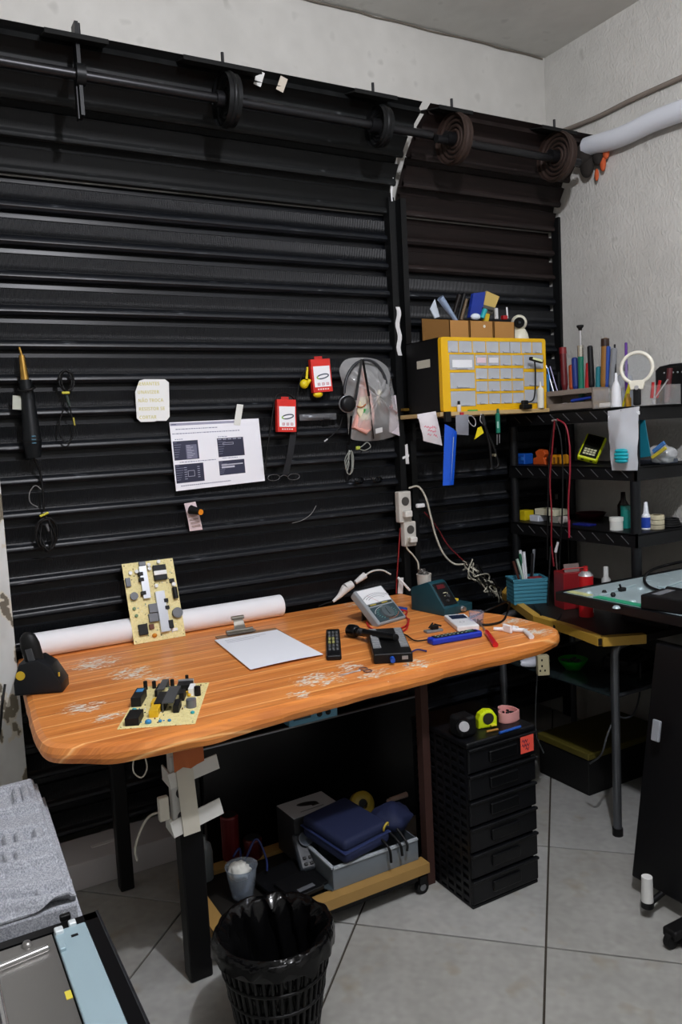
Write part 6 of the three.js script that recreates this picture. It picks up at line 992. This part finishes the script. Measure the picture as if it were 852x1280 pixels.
{ // wheeled cart with its load
  const cy = .10, x0 = .645, x1 = 1.385, z0 = -2.37, z1 = -1.99, board = mat('#9a7840', .65), blk = mat('#0a0a0b', .5);
  const caster = (x, z) => ['caster', mg(cyl(.024, .024, .018, [x, .024, z], [Math.PI / 2, 0, .3], 20), box(.03, .03, .028, [x, .052, z])), blk, [['hub', cyl(.012, .012, .021, [x, .024, z], [Math.PI / 2, 0, .3], 16), mat('#77797c', .4, .4)]]];
  many('wheeled_cart', 'low wooden cart on casters under the workbench', 'cart', [
    ['deck', box(x1 - x0, .012, z1 - z0, [(x0 + x1) / 2, cy - .006, (z0 + z1) / 2]), mat('#1a1815', .7)],
    ['front_board', box(x1 - x0, .035, .05, [(x0 + x1) / 2, cy - .003, z1]), board], ['side_board', box(.05, .035, z1 - z0, [x0, cy - .003, (z0 + z1) / 2]), board], ['back_board', box(x1 - x0, .035, .05, [(x0 + x1) / 2, cy - .003, z0]), board],
    ['frame_rail', box(x1 - x0, .03, .03, [(x0 + x1) / 2, cy - .035, z1 - .01]), blk], ['frame_rail', box(x1 - x0, .03, .03, [(x0 + x1) / 2, cy - .035, z0 + .01]), blk],
    caster(x1 - .02, z1), caster(x0 + .08, z1 - .02), caster(x1 - .02, z0), caster(x0 + .03, z0)]);
  const Y = cy + .016, P = (px, py, y = Y) => at(px, py, 'y', y);
  // clear tub with blue cases
  const tx0 = 1.03, tx1 = 1.365, tz0 = -2.21, tz1 = -2.005, th = .075, tub = mat('#8a949c', .3, 0, { transmission: .45, thickness: 0 });
  many('plastic_tub', 'shallow translucent plastic tub on the cart', 'tub', [['base', box(tx1 - tx0, .003, tz1 - tz0, [(tx0 + tx1) / 2, Y + .0015, (tz0 + tz1) / 2]), tub], ['wall', box(tx1 - tx0, th, .003, [(tx0 + tx1) / 2, Y + th / 2, tz1]), tub], ['wall', box(tx1 - tx0, th, .003, [(tx0 + tx1) / 2, Y + th / 2, tz0]), tub], ['wall', box(.003, th, tz1 - tz0, [tx0, Y + th / 2, (tz0 + tz1) / 2]), tub], ['wall', box(.003, th, tz1 - tz0, [tx1, Y + th / 2, (tz0 + tz1) / 2]), tub], ['rim', mg(box(tx1 - tx0, .006, .012, [(tx0 + tx1) / 2, Y + th, tz1]), box(.012, .006, tz1 - tz0, [tx0, Y + th, (tz0 + tz1) / 2])), mat('#c4ccd2', .3, 0, { transmission: .3, thickness: 0 })]]);
  const navy = mat('#0e1a3e', .75);
  many('navy_case', 'dark navy zipped fabric case lying in the plastic tub', 'case', [['lower_half', rbox(.21, .045, .23, .02, [1.145, Y + .112, -2.115], [.10, .22, 0], 3), navy], ['upper_half', rbox(.205, .04, .225, .018, [1.145, Y + .148, -2.12], [.10, .22, 0], 3), navy], ['zip', rbox(.214, .006, .234, .003, [1.145, Y + .130, -2.118], [.10, .22, 0]), mat('#1d2a55', .6)]]);
  many('navy_bundle', 'crumpled navy pouch with yellow pull at the tub end', 'pouch', [['pouch', (() => { const g = sph(.08, null, [1, .5, .9], 20), p = g.attributes.position; for (let i = 0; i < p.count; i++) { const k = .85 + .35 * vn(p.getX(i) * 40 + 3, p.getZ(i) * 40 + p.getY(i) * 30, 16); p.setXYZ(i, p.getX(i) * k, p.getY(i) * k, p.getZ(i) * k); } g.computeVertexNormals(); g.translate(1.325, Y + .122, -2.11); return g; })(), navy], ['pull', tor(.014, .004, [1.255, Y + .14, -2.03], [.3, .5, 0], 4), mat('#b9a238', .5)]]);
  many('yellow_tape_roll', 'roll of yellow tape with a black core behind the navy case', 'tape', [['roll', lathe([[.018, 0], [.045, 0], [.046, .03], [.018, .03]], null, null, 24).rotateX(1.1).translate(1.27, Y + .135, -2.23), mat('#8f7a26', .5)], ['core', cyl(.018, .018, .032, null, [0, 0, 0]).rotateX(1.1).translate(1.27, Y + .148, -2.224), blk]]);
  many('cable_bundle', 'bundle of black cords hanging over the tub rim', 'cable', [['cord', tube([V(1.22, Y + .12, -2.07), V(1.235, Y + .09, -1.985), V(1.24, Y + .04, -1.98)], .005, 20), blk], ['cord', tube([V(1.26, Y + .13, -2.07), V(1.28, Y + .09, -1.985), V(1.285, Y + .05, -1.98)], .005, 20), blk], ['cord', tube([V(1.30, Y + .12, -2.03), V(1.31, Y + .08, -1.985), V(1.305, Y + .06, -1.98)], .005, 20), blk]]);
  const art = canvasTex(256, 256, (x) => { x.fillStyle = '#aab0b6'; x.fillRect(0, 0, 256, 256); x.fillStyle = '#1b1c1f'; x.beginPath(); x.ellipse(130, 110, 56, 30, .5, 0, 6.3); x.fill(); x.fillRect(90, 80, 50, 40); x.fillRect(140, 120, 40, 46); x.fillStyle = '#5c6066'; x.fillRect(60, 190, 130, 12); });
  const boxM = mat('#75797e', .5);
  const ob = many('product_box', 'flat grey-white product box with a dark picture on the cart', 'box', [['carton', rbox(.19, .16, .13, .002, [0, .08, 0]), mat('#26272a', .5)], ['printed_lid', box(.188, .001, .128, [0, .1605, 0]), new THREE.MeshPhysicalMaterial({ color: 0xffffff, roughness: .35, map: art })]], { at: [1.125, Y + .075, -2.30 + .03], rot: [0, .05, 0] });
  ob.position.set(1.09, Y + .002, -2.29);
  one('highlight_piece', 'small pinkish white piece added for the bright highlight behind the tub', 'clip', mg(rod(at(487, 1000, 'z', -2.33), at(508, 993, 'z', -2.33), .009, .011), rod(at(487, 1000, 'z', -2.33), at(486, 1003, 'z', -2.33), .012, .012)), mat('#f0d8cc', .35));  // added piece, its pale pink colour stands in for a glowing highlight
  // cans, cup, phone, boards
  const can = (lab, px, py, r, h, m) => { const c = P(px, py); many('drink_can', lab, 'can', [['can', lathe([[0, 0], [r * .8, 0], [r, .008], [r, h - .008], [r * .85, h], [r * .8, h - .003], [0, h - .003]], [c.x, Y, c.z - .01]), mat(m, .35, .3)], ['lid', cyl(r * .78, r * .78, .002, [c.x, Y + h - .001, c.z - .01]), mat('#3a3a3c', .3, .8)]]); };
  can('tall red can with a logo standing on the cart', 291, 1075, .032, .165, '#5a1216'); can('short dark red can standing on the cart', 318, 1073, .034, .075, '#4a0f12');
  const c2 = P(300, 1120);
  many('clear_cup', 'clear plastic cup with crumpled white tissue on the cart', 'cup', [['cup', lathe([[0, 0], [.036, 0], [.052, .10], [.054, .102], [.050, .10], [.034, .002], [0, .002]], [c2.x + .01, Y, c2.z]), mat('#dfe8f2', .12, 0, { transmission: .75, thickness: 0 })], ['tissue', (() => { const g = sph(.036, null, [1, .7, 1], 20), p = g.attributes.position; for (let i = 0; i < p.count; i++) { const k = .7 + .6 * vn(p.getX(i) * 90 + 4, p.getZ(i) * 90 + p.getY(i) * 60 + 8, 16); p.setXYZ(i, p.getX(i) * k, p.getY(i) * k, p.getZ(i) * k); } g.computeVertexNormals(); g.translate(c2.x + .006, Y + .085, c2.z); return g; })(), mat('#dcdcd4', .8)]]);
  const ph = P(390, 1088);
  many('desk_phone', 'grey cordless phone base leaning on the plastic tub', 'phone', [['base', rbox(.085, .03, .13, .012, [0, .06, 0], [.75, 0, 0], 3), mat('#262b31', .45)], ['speaker_cup', (() => { const g = lathe([[0, 0], [.016, .002], [.024, .01], [.026, .016], [.020, .012], [0, .006]]); g.rotateX(.75); g.translate(0, .092, -.018); return g; })(), mat('#4a515a', .4)], ...[0, 1, 2].flatMap(i => [0, 1].map(j => ['key', (() => { const g = rbox(.012, .006, .010, .002); g.rotateX(.75); g.translate(-.02 + i * .02, .055 - j * .014, .03 + j * .014); return g; })(), blk]))], { at: [ph.x + .0, Y - .005, ph.z - .03], rot: [0, -.15, 0] });
  const bd = (lab, x, z, w, d, ry, y) => many('black_board', lab, 'board', [['plate', rbox(w, .014, d, .003, [x, Y + y, z], [0, ry, 0]), mat('#0d0e10', .45)], ['print', box(w * .5, .001, d * .16, [x + .01, Y + y + .0075, z + d * .28], [0, ry, 0]), mat('#5a5d62', .5)]]);
  bd('black keyboard tray lying on the cart beside the phone', .93, -2.13, .19, .20, .12, .007);
  bd('black electronics case with a printed logo on the cart', .93, -2.06, .12, .12, .12, .022);
  many('grey_plate', 'flat blue-grey metal plate under the phone on the cart', 'plate', [['plate', rbox(.06, .006, .22, .002, [.995, Y + .003, -2.11], [0, .5, 0]), mat('#4d585e', .4, .4)]]);
  many('clear_bottle', 'grey plastic bottle standing at the cart corner', 'bottle', [['body', lathe([[0, 0], [.03, 0], [.032, .09], [.026, .12], [.012, .13], [.012, .15], [0, .15]], [.70, Y, -2.32]), mat('#6d7478', .3)]]);
  many('blue_wire_bundle', 'twisted blue wires behind the clear cup', 'wire', [['wire', tube([V(.78, Y + .01, -2.22), V(.82, Y + .09, -2.22), V(.86, Y + .13, -2.23), V(.88, Y + .06, -2.2), V(.875, Y + .03, -2.19)], .004, 40), mat('#16265c', .5)], ['wire', tube([V(.80, Y + .01, -2.24), V(.80, Y + .11, -2.24), V(.77, Y + .10, -2.22)], .004, 24), mat('#16265c', .5)]]);
}
{ // big dark television standing behind the cart, router, white carton on the floor
  const zt = -2.46, a = at(252, 936, 'z', zt), b = at(528, 868, 'z', zt);
  many('dark_television', 'large dark television standing upright under the workbench', 'television', [['screen', box(b.x - a.x, a.y - .004, .03, [(a.x + b.x) / 2, (a.y) / 2, zt - .02]), mat('#050506', .3)], ['top_trim', box(b.x - a.x, .006, .012, [(a.x + b.x) / 2, a.y - .002, zt]), mat('#9a9ca0', .35, .6), [], 'thin silver trim along the top edge'], ['bezel', mg(box(.014, a.y - .01, .008, [b.x - .007, a.y / 2, zt - .003]), box(b.x - a.x, .03, .008, [(a.x + b.x) / 2, .02, zt - .003])), mat('#0b0b0c', .35)]]);
  const r = at(381, 897, 'z', -2.015);
  many('router_box', 'light blue network box mounted under the bench top', 'router', [['body', rbox(.17, .042, .066, .004, [r.x, .738, -1.985], [0, 0, 0]), mat('#4f86a0', .45)], ['port', cyl(.009, .009, .004, [r.x + .05, .738, -1.951], [Math.PI / 2, 0, 0]), blackP], ['port', cyl(.009, .009, .004, [r.x + .02, .738, -1.951], [Math.PI / 2, 0, 0]), blackP], ['label', box(.06, .012, .001, [r.x - .04, .74, -1.9515]), mat('#16323e', .5)], ['hanger', box(.12, .026, .02, [r.x, .771, -1.985]), blackP]]);
  const ca = G(88, 1119), cb = G(205, 1083);
  many('long_carton', 'long pale grey carton lying on the floor against the shutter', 'box', [['carton', rbox(.55, .10, .20, .002, [.245 + .275, .05, -2.80]), mat('#c4c1c3', .6)], ['flap', box(.12, .002, .02, [.48, .101, -2.80], [0, .05, 0]), mat('#dad8d8', .6)]]);
  // dark stored panels filling the space behind the bench legs
  many('stored_panel', 'dark television panel stored against the shutter under the bench', 'television', [['screen', rbox(1.0, .60, .04, .006, [1.24, .30, -2.60]), mat('#060607', .4)], ['frame', mg(box(1.0, .012, .046, [1.24, .594, -2.60])), mat('#0c0c0d', .4)]]);
}
{ // waste bin with black liner
  const bx = .668, bz = -1.668, H = .30, r0 = .105, r1 = .150, blk = mat('#0b0b0c', .45);
  const parts = [];
  const strips = []; for (let i = 0; i < 40; i++) { const a = i / 40 * Math.PI * 2; parts.push(['slat', rod([bx + r0 * Math.cos(a), .02, bz + r0 * Math.sin(a)], [bx + (r1 - .006) * Math.cos(a), H - .035, bz + (r1 - .006) * Math.sin(a)], .0048, .0058, 6), blk]); }
  for (const k of [.0, .25, .5, .75]) parts.push(['hoop', tor(r0 + (r1 - r0) * k, .005, [bx, .02 + k * (H - .05), bz], [Math.PI / 2, 0, 0], 6.2832, 40), blk]);
  parts.push(['base', cyl(r0 + .004, r0 + .002, .016, [bx, .008, bz], null, 32), blk]);
  parts.push(['rim', lathe([[r1 - .008, H - .045], [r1 + .004, H - .045], [r1 + .008, H - .01], [r1 + .006, H], [r1 - .006, H], [r1 - .008, H - .045]], [bx, 0, bz], null, 40), blk]);
  many('waste_bin', 'black slatted plastic waste bin in front of the cart', 'bin', parts);
  // liner: crumpled glossy film inside and over the rim
  const nu = 120, prof = [[.05, .05], [.10, .08], [.115, .18], [.128, .25], [.138, .29], [.147, .312], [.156, .308], [.163, .29], [.164, .262]], nv = prof.length * 3 - 1;
  const g = sheet((u, v) => { const t = v * (prof.length - 1), i = Math.min(prof.length - 2, Math.floor(t)), f = t - i, r = prof[i][0] + (prof[i + 1][0] - prof[i][0]) * f, y = prof[i][1] + (prof[i + 1][1] - prof[i][1]) * f, a = u * Math.PI * 2; const n = vn(Math.cos(a) * 5 + 9 + v * 4, Math.sin(a) * 5 + 9 + v * 3, 32) - .5, n2 = vn(u * 48, v * 14, 48) - .5; const k = v < .55 ? 1 : .25, dr = (n * .035 + n2 * .016) * k - (k === 1 ? .012 : 0); const yy = y + n2 * .016 * k + n * .02 * k + (v > .8 ? n * -.05 * (v - .8) * 4 : 0); return V(bx + (r + dr) * Math.cos(a), yy, bz + (r + dr) * Math.sin(a)); }, nu, nv, .0012);
  one('bin_liner', 'shiny crumpled black bag lining the waste bin', 'bin bag', g, mat('#0a0a0b', .16));
}
{ // foreground: packaging tray and opened television on a low stand
  const Y = .70, foam = tex(256, 256, (u, v) => { const b = vn(u * 64, v * 64, 64), c = vn(u * 31 + 5, v * 31, 31); const k = 158 + (b - .5) * 60 + (c - .5) * 22; return [k, k + 3, k + 10]; }, { repeat: [9, 9] });
  const fm = new THREE.MeshPhysicalMaterial({ color: 0xffffff, roughness: .85, map: foam });
  const A = at(95, 1130, 'y', Y), B = at(45, 978, 'y', Y);
  const P = (px, py, y = Y) => at(px, py, 'y', y);
  const e0 = P(96, 1128), e1 = P(44, 980), out = [[e0.x, e0.z], [e1.x + .004, e1.z], [-.55, e1.z - .16], [-.60, e0.z - .02]];
  // softly embossed top: height field over the tray outline
  const lines = [[-60, 1012, 37, 986], [-60, 1034, 46, 1014], [-60, 1064, 52, 1040], [-60, 1088, 60, 1058], [-60, 1112, 68, 1078], [-60, 1140, 84, 1110], [-60, 1154, 92, 1130], [20, 990, 23, 1006, .7], [30, 988, 34, 1004, .7], [8, 1048, 13, 1066, .7], [22, 1044, 28, 1064, .7], [46, 1040, 50, 1054, .7], [10, 1076, 15, 1092, .7], [24, 1074, 30, 1090, .7], [48, 1112, 52, 1124, .6], [10, 1118, 60, 1108, .6]].map(([a, b, c, d, k = 1]) => { const A0 = P(a, b), B0 = P(c, d); return [A0.x, A0.z, B0.x, B0.z, k]; });
  const emboss = (x, z) => { let h = 0; for (const [ax, az, bx, bz, k] of lines) { const dx = bx - ax, dz = bz - az, t = Math.max(0, Math.min(1, ((x - ax) * dx + (z - az) * dz) / (dx * dx + dz * dz))), d = Math.hypot(x - ax - t * dx, z - az - t * dz), w = .010 * k + .004; h = Math.max(h, .020 * k * (1 - Math.min(1, Math.max(0, (d - w * .35) / w)) ** 2 * (3 - 2 * Math.min(1, Math.max(0, (d - w * .35) / w))))); } return h; };
  const [q0, q1, q2, q3] = out;
  const topG = sheet((u, v) => { const x = (q3[0] * (1 - u) + q0[0] * u) * (1 - v) + (q2[0] * (1 - u) + q1[0] * u) * v, z = (q3[1] * (1 - u) + q0[1] * u) * (1 - v) + (q2[1] * (1 - u) + q1[1] * u) * v; const e = Math.min(u > .5 ? (1 - u) * .7 : 1, 1); return V(x, Y + .004 + emboss(x, z) - (e < .012 ? .006 : 0), z); }, 170, 150, .004);
  many('packing_tray', 'speckled grey moulded packing tray in the near corner', 'packaging', [['tray', metricUV(slab(out, Y, .05, .006)), fm], ['embossed_top', metricUV(topG), fm], ['skirt', metricUV(slab([[e0.x + .012, e0.z + .01], [e1.x + .022, e1.z - .01], [e1.x - .04, e1.z - .0], [e0.x - .05, e0.z]], Y - .045, .02, .004)), fm]]);
  // television back, lower in the picture
  const T = .70, f0 = P(121, 1134, T), f1 = P(182, 1280, T), xe = (f0.x + f1.x) / 2 + .002, zf = f0.z + .012, silver = mat('#8f8d8a', .3, .75), pale = mat('#9db4bd', .45, .2);
  const px0 = P(100, 1146, T).x, px1 = P(70, 1160, T).x;
  many('open_television', 'opened television with silver back and pale blue rail in the foreground', 'television', [
    ['bezel', mg(box(.028, .04, .95, [xe - .014, T - .02, zf + .475]), box(.9, .04, .022, [xe - .45, T - .02, zf + .011]), box(.9, .01, .95, [xe - .45, T - .036, zf + .475])), mat('#0a0a0c', .3)],
    ['bezel_edge', rbox(.006, .044, .95, .002, [xe - .002, T - .02, zf + .475]), mat('#2c2d31', .25, .4)],
    ['side_rail', rbox(.058, .012, .90, .003, [xe - .058, T - .004, zf + .475]), pale, [['slot', box(.012, .002, .006, [xe - .055, T + .0025, zf + .06]), blackP], ['hook', rbox(.014, .010, .016, .003, [xe - .052, T + .004, zf + .022]), mat('#d9e0e2', .3, .2)], ['hook', rbox(.016, .010, .018, .003, [xe - .078, T + .004, zf + .032]), mat('#d9e0e2', .3, .2)], ['tab', rbox(.012, .010, .026, .003, [xe - .082, T + .004, zf + .085]), pale]]],
    ['back_plate', box(.75, .008, .90, [xe - .465, T - .006, zf + .475]), silver],
    ['embossed_rib', rbox(.10, .012, .012, .005, [xe - .15, T + .002, zf + .075], [0, .12, 0]), mat('#b5b4b2', .22, .8)], ['embossed_rib', rbox(.012, .012, .5, .005, [xe - .195, T + .002, zf + .32]), mat('#b5b4b2', .22, .8)],
    ['dark_bracket', rbox(.05, .02, .4, .008, [xe - .235, T + .006, zf + .35]), mat('#2d323e', .4)],
    ['boss', lathe([[0, .008], [.006, .008], [.009, .003], [.010, 0]], [xe - .135, T - .002, zf + .035]), silver],
    ['sticker', box(.010, .001, .022, [xe - .095, T - .0015, zf + .215]), mat('#d8c848', .5), [], 'small yellow sticker'],
    ['corner_clip', mg(rbox(.02, .012, .012, .003, [xe - .06, T + .006, zf - .004])), blackP]]);
  // low stand carrying both (mostly out of sight)
  many('low_stand', 'dark wooden stand carrying the packing tray and the opened television', 'stand', [['top', box(.6, .02, 1.5, [-.26, T - .075, -1.2]), mat('#2a2420', .7)], ...[[-.5, -1.85], [0.0, -1.85], [-.5, -.55], [0.0, -.55]].map(([x, z]) => ['leg', box(.04, T - .085, .04, [x, (T - .085) / 2, z]), mat('#1c1815', .7)])]);
}
renderer.render(scene, camera);
